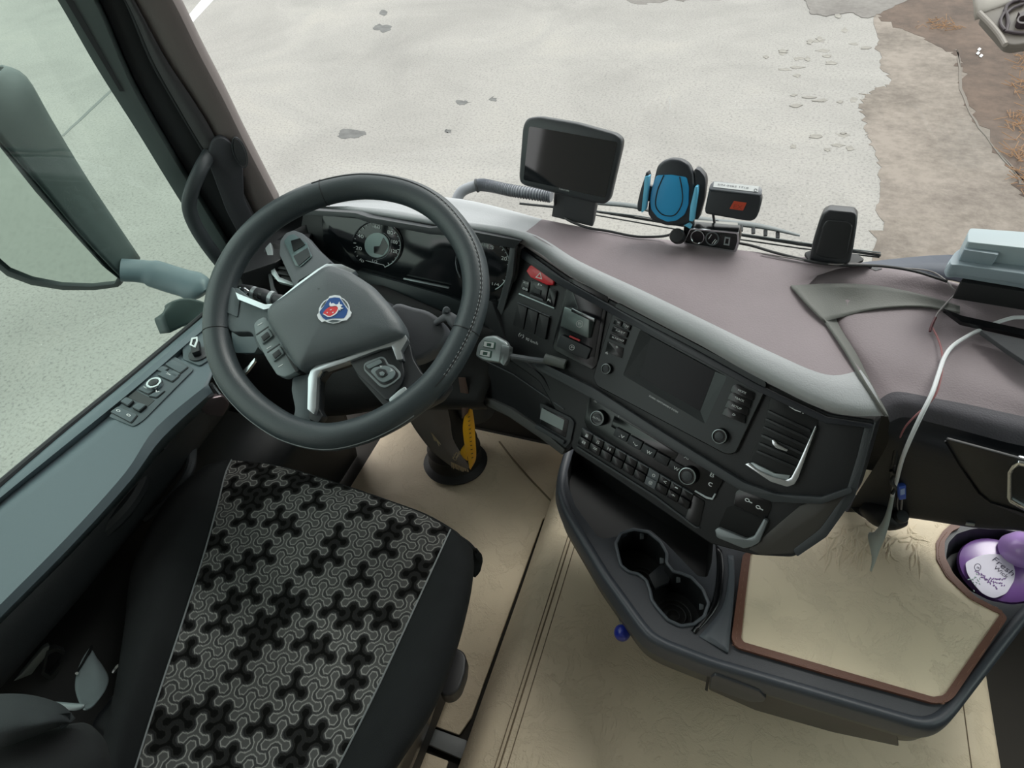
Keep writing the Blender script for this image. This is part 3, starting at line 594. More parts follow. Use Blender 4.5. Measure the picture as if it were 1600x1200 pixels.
# left corner by the door: dark mass behind the rim, switches
lc = [[Z(330, 440, .72), Z(400, 400, .74), Z(440, 370, .77), Z(480, 350, .78)], [Z(345, 500, .68), Z(400, 470, .69), Z(450, 440, .70), Z(500, 420, .70)],
      [Z(350, 560, .62), Z(400, 560, .62), Z(460, 540, .62), Z(520, 520, .62)], [Z(350, 640, .45), Z(400, 650, .45), Z(460, 650, .45), Z(520, 650, .45)]]
lcg = loft(lc, 4, 4)
obj('corner_panel', lcg, BLK, dash, ang=60, solid=.01)
CP = Pl(Z(360, 495, .69), Z(395, 512, .69), Z(365, 530, .665))
obj('corner_switch_plate', pp(CP, [(352, 482), (370, 484), (402, 498), (420, 520), (400, 552), (372, 552), (350, 535)], -.02, .004, .003), BTN, dash, bevel=.002)
for q in ([(363, 500), (376, 505), (369, 520), (360, 516)], [(378, 506), (392, 512), (383, 526), (371, 521)]): obj('corner_switch', pp(CP, q, .003, .008, .002), BTN, dash, bevel=.001)
obj('corner_bracket', pp(CP, [(382, 584), (394, 572), (405, 560), (404, 566), (392, 582), (384, 590)], .004, .010, .001), CHR, dash, bevel=.001)
obj('dash_end', extr(rounded([Z(x, y, .765) for x, y in [(372, 372), (402, 340), (432, 322), (500, 334), (480, 380), (430, 410), (370, 430)]], .006), Vector((0, 0, -.09))), BLK, dash, bevel=.008, seg=3)
# ------------------------------------------------------------------ instrument cluster
K = Pl(Z(500, 345, .795), Z(800, 395, .785), Z(770, 500, .66))
clu = thing('instrument_cluster', 'black glossy instrument cluster with two round dials seen through the steering wheel', 'instrument cluster', K.P(650, 400))
GL = mat('cluster_gloss', '15191c', .12, spec=.6); KR = lambda n, poly, h0, h1, m, r=.004, b=.001, p=clu: obj(n, pp(K, poly, h0, h1, r), m, p, bevel=b)
KR('housing', [(470, 328), (500, 330), (560, 336), (640, 352), (700, 362), (812, 386), (806, 440), (785, 510), (762, 520), (700, 500), (620, 466), (560, 440), (490, 420), (462, 380)], -.06, -.008, BLK, .01, .003)
KR('lens', [(500, 336), (560, 342), (640, 355), (700, 366), (804, 390), (798, 440), (776, 496), (700, 470), (620, 446), (560, 425), (505, 400)], -.009, -.004, GL, .008)
KR('lower_bezel', [(560, 422), (625, 440), (700, 462), (775, 492), (768, 512), (700, 488), (620, 462), (565, 442)], -.006, .004, mat('cluster_bezel', '2c3336', .4), .003, .002)
KR('display_line', [(632, 433.5), (702, 448), (702, 450), (632, 435.5)], .0, .0045, SILV, 0, 0)
KR('side_frame', [(800, 378), (808, 382), (803, 430), (786, 494), (774, 516), (764, 514), (776, 490), (793, 430)], -.006, .008, mat('cluster_frame_grey', '53585b', .4), .003, .002)
KR('hood_lip', [(480, 326), (560, 331), (582, 338), (676, 354), (700, 352), (818, 374), (806, 386), (700, 366), (676, 364), (578, 345), (558, 338), (478, 334)], -.01, .012, DKG, .002, .002)
def dial(name, cx, cy, rx, ry, rot, nums, a0, a1, disp):
    dg = obj(name, pp(K, circ(cx, cy, rx, ry, 40, rot), -.004, -.001), GL, clu, bevel=.001)
    c, s = math.cos(rot), math.sin(rot)
    def on(a, f): a = math.radians(a); return (cx + rx * f * math.cos(a) * c - ry * f * math.sin(a) * s, cy + rx * f * math.cos(a) * s + ry * f * math.sin(a) * c)
    obj('dial_ring', tube([K.P(*on(a, .93), .001) for a in range(-80, 61, 7)], .0011, 6), SILV, dg)
    obj('dial_ring', tube([K.P(*on(a, .97), .001) for a in range(-170, -95, 7)], .0009, 6), MDG, dg)
    for i in range(25):
        a = a0 + (a1 - a0) * i / 24; p, q = on(a, .82 if i % 4 == 0 else .86), on(a, .91); obj('tick', tube([K.P(*p, .0003), K.P(*q, .0003)], .0005 if i % 4 else .0008, 4), WHT, dg)
    for t, a, f in nums: x, y = on(a, f); text(K, t, x - 4.5, y + 1, x + 4.5, y + 3, .0068, .0006, 'dial_numeral', WHT, dg)
    if disp:
        obj('dial_display', pp(K, circ(cx, cy, rx * .48, ry * .5, 28, rot), -.001, .0006), mat('dial_screen', '8fa3a2', .25), dg, smooth=False)
        obj('dial_display', pp(K, [on(-60, .42), on(-5, .46), on(50, .46), on(100, .34), on(150, .12), on(10, .12)], .0006, .0012, .002), GL, dg, smooth=False)
        obj('dial_display', tube([K.P(*on(a, .56), .001) for a in range(-70, 90, 8)], .0005, 5), SILV, dg)
    return dg
sp = dial('speedometer', 589, 383, 40, 39, .15, [('40', 200, .72), ('60', -97, .72), ('80', -52, .72), ('100', -18, .70), ('120', 12, .72), ('20', 160, .72)], -230, 50, True)
text(K, 'km/h', 583, 355, 593, 357.5, .003, .0006, 'dial_lettering', WHT, sp); text(K, '0', 564, 409, 569, 410, .005, .0006, 'dial_lettering', WHT, sp); text(K, '1/2', 582, 409, 590, 411, .005, .0006, 'dial_lettering', WHT, sp)
obj('fuel_scale', tube([K.P(x, y, .0008) for x, y in [(572, 407), (600, 414), (602, 418)]], .0006, 5), WHT, sp)
tc_ = dial('tachometer', 763, 416, 36, 42, .15, [('15', -92, .70), ('20', -30, .72)], -220, 30, False)
text(K, 'x100 r/min', 757, 384, 772, 387, .0035, .0006, 'dial_lettering', WHT, tc_); text(K, '1/4', 769, 445, 780, 447, .005, .0006, 'dial_lettering', WHT, tc_)
obj('dial_ring', tube([K.P(x, y, .001) for x, y in [(713, 400), (712, 410), (714, 422), (719, 434)]], .0011, 6), CHR, tc_)
# ------------------------------------------------------------------ radio
rad = thing('radio', 'black infotainment radio with dark screen set in the middle of the dashboard', 'radio', F.P(1060, 640))
FRr = lambda n, poly, h0, h1, m, r=.003, b=.0012, p=rad: obj(n, pp(F, poly, h0, h1, r), m, p, bevel=b)
RADM = mat('radio_faceplate', '262b2d', .42, bump=.15, bscale=900)
SCR = [(1003, 515), (1138, 588), (1104, 662), (976, 586)]
fo = [(966, 473), (1198, 595), (1198, 606), (1150, 707), (1136, 708), (936, 602), (930, 590)]
_o = rounded([F.P(*p) for p in fo], .006); _i = rounded([F.P(*p) for p in SCR], .004)
obj('faceplate', holed(_o, [_i], F.n * .007), RADM, rad)
obj('faceplate_edge', tube([p + F.n * .005 for p in rounded([F.P(*p) for p in fo], .008)], .0016, 6, closed=True), BLKG, rad)
deep = [(1019, 527), (1117, 580), (1094, 641), (1001, 588)]
sl = [F.P(*p, .007) for p in SCR]; dl = [F.P(*p, .0015) for p in deep]
V_ = sl + dl; obj('screen_bevel', (V_, [[0, 1, 5, 4], [1, 2, 6, 5], [2, 3, 7, 6], [3, 0, 4, 7]]), RADM, rad, smooth=False)
FRr('screen', inset(deep, -1), .0005, .0022, mat('radio_screen', '0c0c12', .3, spec=.2), 0, 0)
FRr('card_slot', [(1058, 531), (1090, 547), (1087, 552), (1055, 536)], .006, .0076, BLKG, .001, .0003); FRr('card_slot', [(1084, 549), (1090, 548), (1087, 554), (1082, 552)], .0072, .0085, MDG, 0, 0)
text(F, '* O', 1043, 528, 1053, 532.5, .004, .0074, 'slot_lettering', WHT, rad)
text(F, 'SCANIA I INFOTAINMENT SYSTEM', 1016.5, 619, 1061, 645, .0026, .0074, 'radio_lettering', WHT, rad)
for i, (q, s) in enumerate([([(965, 498), (976, 503), (974, 511), (962, 506)], '<'), ([(978, 504), (990, 509), (987, 517), (975, 512)], 'M'), ([(962, 509), (986, 519), (983, 528), (959, 518)], 'FAST'), ([(958, 520), (982, 530), (979, 539), (955, 529)], 'RADIO')]):
    b_ = FRr('radio_button', q, .006, .0105, BLKG, .001); cx = sum(p[0] for p in q) / 4; cy = sum(p[1] for p in q) / 4; w = 1.8 * len(s); text(F, s, cx - w + 1, cy + .6 - w * .22, cx + w + 1, cy + 1.2 + w * .4, .0028, .0108, 'button_lettering', WHT, b_)
FRr('radio_button', [(953, 533), (978, 544), (975, 560), (949, 549)], .006, .008, BLKG, .001)
text(F, 'o', 965, 543, 968, 544.5, .003, .0084, 'button_lettering', WHT, rad); text(F, '6', 949, 552, 953, 554, .004, .0084, 'button_lettering', WHT, rad)
for i, s in enumerate(['MODE', 'TRACK', 'SETUP', 'D']):
    q = [(1148 - 4.2 * i, 602 + 12 * i), (1154 - 4.2 * i, 600 + 12 * i), (1181 - 4.2 * i, 613 + 12 * i), (1179 - 4.2 * i, 625 + 12 * i), (1144 - 4.2 * i, 611 + 12 * i)]
    b_ = FRr('radio_button', q, .006, .011, BLKG, .001, .001); w = 1.35 * len(s) + .6; cx, cy = 1162 - 4.2 * i, 611 + 12 * i
    text(F, s, cx - w, cy + 1.6 - w * .45, cx + w, cy + 1.6 + w * .45, .003, .0113, 'button_lettering', WHT, b_)
def knob(name, px, py, r, h, parent, m=BLKG, ringm=SILV):
    c = F.P(px, py); o = obj(name, lathe(c, F.n, [(r * 1.12, .004), (r * 1.1, h * .5), (r, h * .92), (r * .93, h), (r * .84, h), (r * .82, h * .9), (0, h * .9)], 32, cap=False), m, parent)
    obj('knob_ring', lathe(c, F.n, [(r * .99, h * .93), (r * .99, h * 1.01), (r * .90, h * 1.03), (r * .88, h * .95)], 32, cap=False), ringm, o); 
    obj('knob_cap', lathe(c, F.n, [(r * .62, h * .88), (r * .60, h * .98), (r * .5, h), (0, h)], 24, cap=False), DKG, o); return o
knob('volume_knob', 953, 576, .0085, .016, rad); knob('tuning_knob', 1129, 680, .011, .018, rad)
# ------------------------------------------------------------------ climate control
cli = thing('climate_panel', 'black heating control strip with two round knobs below the radio', 'climate control panel', F.P(1010, 700))
FRc = lambda n, poly, h0, h1, m, r=.003, b=.001, p=cli: obj(n, pp(F, poly, h0, h1, r), m, p, bevel=b)
FRc('faceplate', [(922, 620), (932, 622), (1012, 672), (1094, 722), (1132, 742), (1131, 750), (1115, 780), (1106, 782), (1040, 742), (960, 695), (918, 668), (914, 655)], 0, .004, BLKG, .005)
FRc('display', [(962, 648), (1010, 676), (1062, 708), (1054, 722), (1002, 694), (956, 666)], .003, .0045, mat('climate_display', '060709', .15), .002)
for i in range(5):
    dx, dy = 21.2 * i, 12.6 * i; q = [(966 + dx, 667 + dy), (986 + dx, 678 + dy), (981 + dx, 690 + dy), (961 + dx, 679 + dy)]
    b_ = FRc('climate_button', q, .003, .0085, DKG if i < 3 else BLK, .001); s = ['.v', "'v", 'w', '', 'W'][i]
    if s: text(F, s, 970 + dx, 681 + dy, 978 + dx, 685 + dy, .005, .0088, 'button_symbol', WHT, b_)
knob('temperature_knob', 940, 652, .0125, .018, cli); knob('fan_knob', 1080, 741, .0135, .020, cli)
text(F, '*', 928, 630, 933, 632.5, .008, .0043, 'panel_symbol', WHT, cli); text(F, '%', 1069, 714, 1077, 718, .007, .0043, 'panel_symbol', WHT, cli); text(F, 'AUTO', 933, 651, 945, 657, .0035, .0182, 'knob_lettering', WHT, cli)
text(F, '!', 967, 651, 969, 652, .006, .0048, 'panel_symbol', WHT, cli); text(F, 'B', 1110, 743, 1116, 746, .006, .0043, 'panel_symbol', WHT, cli); text(F, 'c', 1107, 757, 1113, 760, .006, .0043, 'panel_symbol', WHT, cli)
FRc('panel_edge', [(1088, 765), (1106, 775), (1114, 777), (1118, 770), (1120, 771), (1115, 780), (1105, 778), (1087, 767)], .0035, .0055, SILV, 0, 0)
# ------------------------------------------------------------------ parking brake control
pb = thing('parking_brake', 'silver parking brake lever in a glossy black recess left of the radio', 'parking brake', F.P(905, 510))
FRp = lambda n, poly, h0, h1, m, r=.003, b=.001, p=pb: obj(n, pp(F, poly, h0, h1, r), m, p, bevel=b)
FRp('recess_frame', [(889, 437), (896, 436), (948, 460), (952, 467), (934, 570), (926, 578), (868, 548), (864, 540)], 0, .003, BLKG, .004)
FRp('recess', [(892, 443), (946, 468), (930, 560), (870, 535)], .002, .004, mat('brake_recess', '14151b', .2), .003)
FRp('recess_mark', [(924, 466), (945, 476), (944, 478), (923, 468)], .004, .005, MDG, 0, 0)
SG = mat('lever_satin', '9aa8a6', .28, metal=.7)
lv = [F.P(893, 480, .026), F.P(932, 498, .026), F.P(925, 529, .014), F.P(881, 510, .014)]; lv2 = [F.P(893, 480, .004), F.P(932, 498, .004), F.P(925, 529, .004), F.P(881, 510, .004)]
lever = obj('lever', (lv + lv2, [[0, 1, 2, 3], [7, 6, 5, 4], [0, 4, 5, 1], [1, 5, 6, 2], [2, 6, 7, 3], [3, 7, 4, 0]]), SG, pb, bevel=.002)
LV = Pl(lv[0], lv[1], lv[2])
obj('lever_edge', pp(LV, [(895, 480), (931, 497), (930, 503), (894, 486)], -.001, .004, .002), CHR, lever, bevel=.001)
obj('symbol_ring', tube([LV.P(x, y, .0006) for x, y in circ(906, 506, 5.2, 5.2, 20)], .0006, 5, closed=True), WHT, lever); text(LV, 'P', 903.5, 507.5, 908, 509.2, .0055, .0004, 'symbol', WHT, lever)
FRp('indicator', [(893, 524), (909, 531), (908, 533.5), (892, 526.5)], .004, .007, mat('red_mark', 'c22a30', .4), 0, 0)
FRp('release_plate', [(880, 523), (927, 545), (920, 562), (873, 541)], .004, .009, DKG, .002)
obj('symbol_ring', tube([F.P(x, y, .0105) for x, y in circ(898, 543, 4, 4, 16)], .0005, 5, closed=True), WHT, pb); text(F, 'P', 896, 544, 900, 546, .004, .0102, 'symbol', WHT, pb)
# ------------------------------------------------------------------ air vents
def vent(name, label, pl, out, slats, loc):
    v = thing(name, label, 'air vent', pl.P(*loc)); VR = lambda n, poly, h0, h1, m, r=.003, b=.001: obj(n, pp(pl, poly, h0, h1, r), m, v, bevel=b)
    VR('vent_recess', out, -.001, .0015, mat('vent_black', '0a0b0d', .6), .006)
    for a, b in slats: VR('vent_slat', [a, b, (b[0] - 1.5, b[1] + 4), (a[0] - 1.5, a[1] + 4)], .001, .007, mat('slat_black', '1b1d20', .45), .0005, .001)
    return v, VR
vo = [(1206, 611), (1216, 608), (1272, 636), (1279, 646), (1278, 668), (1250, 745), (1234, 757), (1206, 750), (1168, 724), (1186, 688), (1200, 640)]
vt, VR = vent('air_vent', 'slatted air vent with chrome lower frame at the right end of the driver console', F, vo, [((1202 - 3.4 * i, 640 + 12.5 * i), (1268 - 3.2 * i, 671 + 12 * i)) for i in range(6)], (1225, 690))
VR('chrome_frame', [(1276, 664), (1277.5, 666), (1249, 745), (1243, 755), (1232, 759), (1206, 751), (1166, 724), (1174, 722), (1183, 731), (1208, 743), (1230, 749), (1238, 745), (1247, 728)], .001, .009, CHR, .002, .002)
VR('chrome_frame', [(1170, 723), (1178, 722), (1190, 728), (1212, 739), (1236, 742), (1232, 749), (1208, 744), (1184, 732)], .001, .006, SILV, .001, .001)
VR('vent_tab', [(1209, 686), (1213, 686), (1218, 692), (1234, 701), (1232, 704), (1215, 698), (1210, 692)], .006, .013, CHR, .001, .001)
obj('vent_wheel_mark', tube([F.P(x, y, .008) for x, y in [(1231, 628), (1236, 635), (1244, 640), (1253, 643)]], .0008, 6), WHT, vt); obj('vent_wheel_mark', tube([F.P(1255.5, 644.3, .008), F.P(1257.5, 645.3, .008)], .001, 6), WHT, vt)
v2, VR2 = vent('air_vent', 'air vent with chrome rim on the passenger side at the right picture edge', PF, [(1576, 722), (1590, 712), (1660, 728), (1660, 805), (1600, 788), (1578, 770)], [((1590, 722 + 11 * i), (1655, 736 + 11 * i)) for i in range(6)], (1600, 750))
VR2('chrome_frame', [(1575, 726), (1582, 715), (1592, 710), (1660, 726), (1660, 731), (1594, 716), (1586, 720), (1582, 729), (1582, 768), (1600, 779), (1660, 796), (1660, 802), (1600, 786), (1578, 774), (1574, 766)], .001, .012, CHR, .002, .002)
VP = Pl(Z(425, 370, .775), Z(465, 440, .735), Z(430, 440, .735))
v3, VR3 = vent('air_vent', 'angular air vent left of the instrument cluster seen through the steering wheel', VP, [(422, 386), (428, 380), (440, 384), (464, 444), (462, 448), (440, 442), (430, 430)], [((432, 408 + 9 * i), (452 + 3 * i, 412 + 9 * i)) for i in range(4)], (440, 420))
VR3('vent_frame', [(418, 392), (426, 383), (430, 400), (433, 425), (440, 437), (462, 446), (462, 450), (438, 444), (428, 432), (424, 410)], .001, .010, SILV, .002, .002)
VR3('vent_frame', [(414, 394), (420, 390), (430, 450), (440, 470), (428, 470)], -.002, .006, DKG, .002, .002)
# hexagonal pod right of it
PD = Pl(Z(440, 370, .785), Z(500, 390, .785), Z(465, 435, .75))
VR4 = lambda n, poly, h0, h1, m, r=.003, b=.001: obj(n, pp(PD, poly, h0, h1, r), m, v3, bevel=b)
VR4('side_pod', [(441, 378), (450, 366), (462, 362), (476, 367), (492, 386), (520, 412), (470, 440), (464, 452), (440, 400)], -.02, .006, MDG, .004, .003)
VR4('pod_window', [(448, 380), (455, 371), (464, 369), (484, 383), (487, 392), (492, 404), (474, 420), (466, 418)], .006, .009, mat('pod_glass', '5a6a6c', .2), .003, .001)
VR4('pod_window', [(460, 380), (474, 376), (482, 386), (464, 397)], .009, .0105, BLKG, .001, 0); VR4('pod_window', [(464, 404), (486, 391), (490, 404), (472, 419)], .009, .0105, DKG, .001, 0)
# ------------------------------------------------------------------ steering wheel
al, yw = .52587, .23455; WC = Vector((-.6054, -.0189, .8385))
we1 = Vector((math.cos(yw), math.sin(yw), 0)); wb_ = Vector((-math.sin(yw), math.cos(yw), 0)); we2 = wb_ * math.cos(al) + Vector((0, 0, math.sin(al)))
WP = Pl(WC, WC + we1, WC + we2)
wheel = thing('steering_wheel', 'black leather steering wheel with flat bottom, chrome spoke trim and shield emblem', 'steering wheel', WC)
cl = [(385, 622), (415, 648), (455, 671), (509, 683), (561, 674), (607, 654), (645, 629), (683, 594), (714, 547), (735, 499), (744, 452), (737, 402), (714, 359), (678, 322), (630, 299), (568, 291), (507, 301), (453, 323), (409, 353), (373, 394), (349, 443), (339, 498), (343, 546), (359, 588)]
ringp = cr([WP.P(x, y) for x, y in cl], 5, True)
LEATH = mat('wheel_leather', '363e41', .38, bump=.5, bscale=650, spec=.5, bdist=.0006)
rim = obj('rim', tube(ringp, [.0215 if False else .0208] * len(ringp), 20, closed=True, flat=1.0, up=WP.n), LEATH, wheel, ang=60)
# stitched seam lines on the rim (right side, top) and the joint
def rimline(i0, i1, side, lift, r=.0007, name='stitching', m=None):
    pts = []
    for i in range(i0, i1):
        p = ringp[i % len(ringp)]; t = (ringp[(i + 1) % len(ringp)] - ringp[(i - 1) % len(ringp)]).normalized(); o = t.cross(WP.n).normalized()
        if (p - WC).dot(o) < 0: o = -o
        a = side; pts.append(p + o * (.0209 * math.sin(a)) + WP.n * (.0209 * math.cos(a)))
    return pts
STI = mat('grey_thread', '8a9092', .6)
for a in (.48, .62):
    pts = rimline(36, 66, a, 0); pts = cr(pts, 3); obj('stitching', join(*[tube([pts[i], pts[i + 1]], .0006, 5) for i in range(0, len(pts) - 1, 2)]), STI, rim)
obj('rim_seam', tube(rimline(34, 82, .55, 0), .0009, 6), RUB, rim); obj('rim_seam', tube(rimline(-6, 30, 1.2, 0), .0008, 6), STI, rim)
for k in (80, 43, 107):
    p = ringp[k]; t = (ringp[k + 1] - ringp[k - 1]).normalized(); o = t.cross(WP.n)
    obj('rim_joint', tube([p + o * (.0211 * math.cos(a)) + WP.n * (.0211 * math.sin(a)) for a in [j * .314 for j in range(20)]], .0006, 5, closed=True), RUB, rim)
WR = lambda n, poly, h0, h1, m, r=.004, b=.0015, p=wheel: obj(n, pp(WP, poly, h0, h1, r), m, p, bevel=b, seg=3)
SPK = mat('spoke_plastic', '4a5458', .42, bump=.2, bscale=900); SPKD = mat('spoke_dark', '202427', .45)
# spoke bodies
WR('spoke', [(362, 452), (372, 450), (405, 478), (430, 478), (470, 470), (460, 540), (440, 575), (405, 545), (395, 520), (362, 520), (352, 500)], -.02, .004, SPK, .006, .003)
WR('spoke', [(360, 455), (367, 450), (378, 470), (374, 498), (356, 490)], -.012, .006, SPK, .003, .002)
WR('spoke', [(560, 560), (640, 535), (645, 560), (660, 585), (690, 590), (706, 600), (690, 622), (655, 640), (630, 640), (600, 635), (560, 590), (545, 562)], -.022, -.001, SPKD, .006, .003)
WR('spoke', [(458, 590), (492, 582), (494, 612), (486, 655), (490, 672), (455, 668), (462, 640), (456, 610)], -.018, .002, SPK, .005, .003)
WR('spoke', [(486, 590), (500, 576), (520, 565), (560, 556), (552, 566), (514, 578), (502, 594), (500, 640), (506, 650), (498, 662), (484, 655), (486, 625)], -.016, .003, SPKD, .003, .002)
# chrome blade around the hub
WR('chrome_trim', [(374, 461), (380, 464), (420, 480), (432, 479), (446, 468), (470, 448), (500, 426), (515, 417), (538, 418), (560, 428), (552, 433), (530, 424), (516, 426), (500, 436), (470, 458), (436, 484), (418, 488), (378, 472)], -.004, .012, mat('blade_chrome', 'c9d0d4', .28, metal=.85), .001, .0015)
WR('chrome_trim', [(491, 582), (500, 574), (540, 564), (600, 541), (637, 527), (640, 535), (630, 552), (633, 565), (624, 566), (616, 545), (596, 550), (544, 570), (507, 582), (501, 592), (499, 640), (496, 650), (486, 642), (487, 594)], -.004, .013, MATS['blade_chrome'], .001, .0015)
# airbag hub: a puffed pad
hub = [(432, 482), (448, 472), (480, 448), (512, 425), (524, 421), (552, 430), (590, 455), (618, 486), (635, 512), (638, 528), (630, 534), (596, 546), (540, 562), (500, 574), (478, 584), (470, 578), (448, 545), (425, 508), (424, 494)]
hb = rounded([WP.P(x, y) for x, y in hub], .01, 4); hc = sum(hb, Vector()) / len(hb)
rows = [[p + WP.n * -.01 for p in hb], [p + WP.n * .014 for p in hb]]
for s, h in ((.97, .021), (.92, .026), (.8, .030), (.55, .033), (.25, .0345), (.02, .035)): rows.append([hc + (p - hc) * s + WP.n * h for p in hb])
g = grid(rows, True); g[1].append(list(range(len(g[0]) - len(hb), len(g[0]))))
hubo = obj('hub_cover', g, mat('hub_plastic', '50575a', .42, bump=.45, bscale=900, bdist=.0006), wheel, ang=50)
# emblem: three lobed shield, blue field, griffin head with crown
em = Pl(WP.H(523, 484, .0345), WP.H(540, 484, .0345), WP.H(523, 470, .0342))
E1 = lambda x, y: (480 + x / 15.0, 440 + y / 15.0)
EM = lambda n, poly, h0, h1, m, p, r=.0006: obj(n, pp(em, [E1(*q) for q in poly], h0, h1, r, 3), m, p, smooth=False)
sh_o = [(530, 345), (650, 325), (775, 335), (800, 375), (870, 410), (950, 490), (995, 590), (1000, 670), (1045, 730), (1010, 820), (930, 910), (880, 915), (810, 930), (740, 965), (620, 985), (500, 965), (420, 930), (350, 955), (270, 880), (235, 790), (275, 735), (280, 640), (330, 540), (400, 460), (500, 400)]
emb = EM('emblem', sh_o, -.004, .0012, mat('emblem_frame', 'dfe4e8', .3), hubo)
EM('emblem_field', [(530, 400), (650, 378), (770, 390), (810, 450), (880, 560), (960, 670), (930, 780), (870, 865), (740, 870), (600, 870), (440, 905), (370, 850), (310, 760), (300, 710), (400, 590), (470, 470)], .0012, .0018, mat('emblem_blue', '24508f', .3, coat=.4), emb)
for q in ([(800, 400), (870, 440), (930, 510), (970, 600), (975, 640), (900, 540)], [(330, 640), (350, 570), (400, 500), (465, 445), (420, 540)], [(490, 935), (600, 905), (720, 910), (800, 925), (700, 955), (590, 965)]): EM('emblem_gap', q, .0012, .0016, SPK, emb)
EM('griffin_head', [(385, 780), (400, 730), (450, 670), (520, 620), (560, 600), (640, 600), (700, 590), (740, 610), (750, 660), (720, 720), (680, 770), (620, 810), (570, 835), (510, 830), (480, 800), (430, 800)], .0018, .0026, mat('griffin_red', 'd23b40', .4), emb)
EM('griffin_outline', [(375, 775), (410, 790), (470, 830), (490, 838), (560, 842), (620, 820), (700, 770), (745, 700), (760, 660), (770, 640), (735, 605), (700, 580), (700, 590), (735, 620), (740, 655), (710, 715), (660, 770), (560, 828), (500, 822), (450, 790), (400, 770)], .0018, .0030, mat('emblem_white', 'e6eaee', .4), emb, .0002)
EM('crown', [(545, 590), (535, 540), (560, 490), (575, 540), (625, 520), (665, 540), (690, 560), (740, 545), (770, 485), (778, 545), (830, 560), (840, 575), (800, 600), (820, 630), (870, 635), (830, 655), (790, 660), (800, 690), (770, 690), (740, 620), (700, 585), (640, 590), (600, 600)], .0018, .0032, MATS['emblem_white'], emb, .0002)
for q in ([(470, 740), (500, 730), (490, 760)], [(540, 690), (590, 660), (580, 690)], [(600, 740), (640, 720), (620, 760)]): EM('griffin_line', q, .0026, .0031, MATS['emblem_white'], emb, .0002)
text(em, 'o', 496, 452, 499, 452, .002, -.0002, 'airbag_mark', SPKD, hubo)
# left control pad
padp = [(404, 512), (410, 505), (420, 500), (432, 510), (448, 536), (465, 565), (474, 582), (466, 588), (452, 594), (440, 590), (424, 565), (408, 535)]
pad = WR('control_pad', padp, .0, .016, mat('pad_grey', '6f7b7d', .35), .004, .002)
for i in range(2):
    d = (i * 17.5, i * 27); q = [(411 + d[0], 531 + d[1]), (429 + d[0], 518 + d[1]), (437 + d[0], 531 + d[1]), (419 + d[0], 545 + d[1])]
    b_ = WR('pad_button', inset(q, 1), .014, .020, MATS['pad_grey'], .002, .001, pad)
    WR('pad_button_insert', [(418 + d[0], 533 + d[1]), (428 + d[0], 525 + d[1]), (432 + d[0], 532 + d[1]), (422 + d[0], 540 + d[1])], .0195, .0215, SPKD, .001, .0006, pad)
for x, y in ((412, 516), (426, 552), (444, 580)): text(WP, '-', x, y, x + 7, y - 4, .003, .0167, 'pad_symbol', WHT, pad)
for y0 in (0, 1): WR('pad_groove', [(408 + 17 * y0, 528 + 27 * y0), (427 + 17 * y0, 515 + 27 * y0), (428 + 17 * y0, 516.5 + 27 * y0), (409 + 17 * y0, 529.5 + 27 * y0)], .0155, .0165, SPKD, 0, 0, pad)
WR('pad_side', [(452, 555), (472, 580), (474, 584), (470, 586), (462, 574)], .004, .0165, SPKD, .001, .001)
# right control pad
rp = WR('control_pad', [(548, 566), (556, 562), (618, 545), (626, 548), (634, 585), (630, 600), (610, 626), (604, 626), (596, 618), (560, 586)], -.004, .006, SPKD, .005, .002)
WR('pad_bezel', [(571, 571), (576, 567), (598, 559), (604, 561), (609, 571), (618, 573), (628, 584), (628, 592), (616, 602), (604, 608), (596, 606), (580, 590), (571, 580)], .005, .008, mat('pad_bezel_grey', '7c8587', .35), .003, .001, rp)
WR('pad_inlay', [(573, 573), (598, 562), (603, 564), (608, 574), (616, 576), (625, 585), (625, 591), (614, 600), (604, 604), (597, 602), (582, 587), (573, 579)], .0075, .009, SPKD, .003, .0006, rp)
WR('pad_button', [(575, 574), (597, 564), (601, 570), (580, 580)], .0085, .0115, MATS['pad_grey'], .002, .001, rp)
WR('pad_button', [(582, 583), (588, 577), (606, 574), (616, 578), (622, 585), (618, 594), (604, 601), (596, 598)], .0085, .0115, MATS['pad_grey'], .004, .001, rp)
WR('pad_button', [(590, 584), (597, 579), (607, 581), (610, 589), (601, 594), (595, 592)], .0115, .013, SPKD, .002, .0006, rp)
WR('pad_button', [(597, 586), (602, 584), (606, 587), (604, 591), (599, 591)], .013, .0145, MATS['pad_grey'], .001, .0005, rp)
text(WP, '>', 612, 585, 616, 586, .006, .0119, 'pad_symbol', WHT, rp); text(WP, 'v', 597, 577.5, 601, 577.5, .003, .0119, 'pad_symbol', WHT, rp)
WR('thumb_lever', [(626, 612), (636, 606), (640, 616), (628, 626), (614, 634), (610, 626)], -.004, .010, SILV, .003, .002)
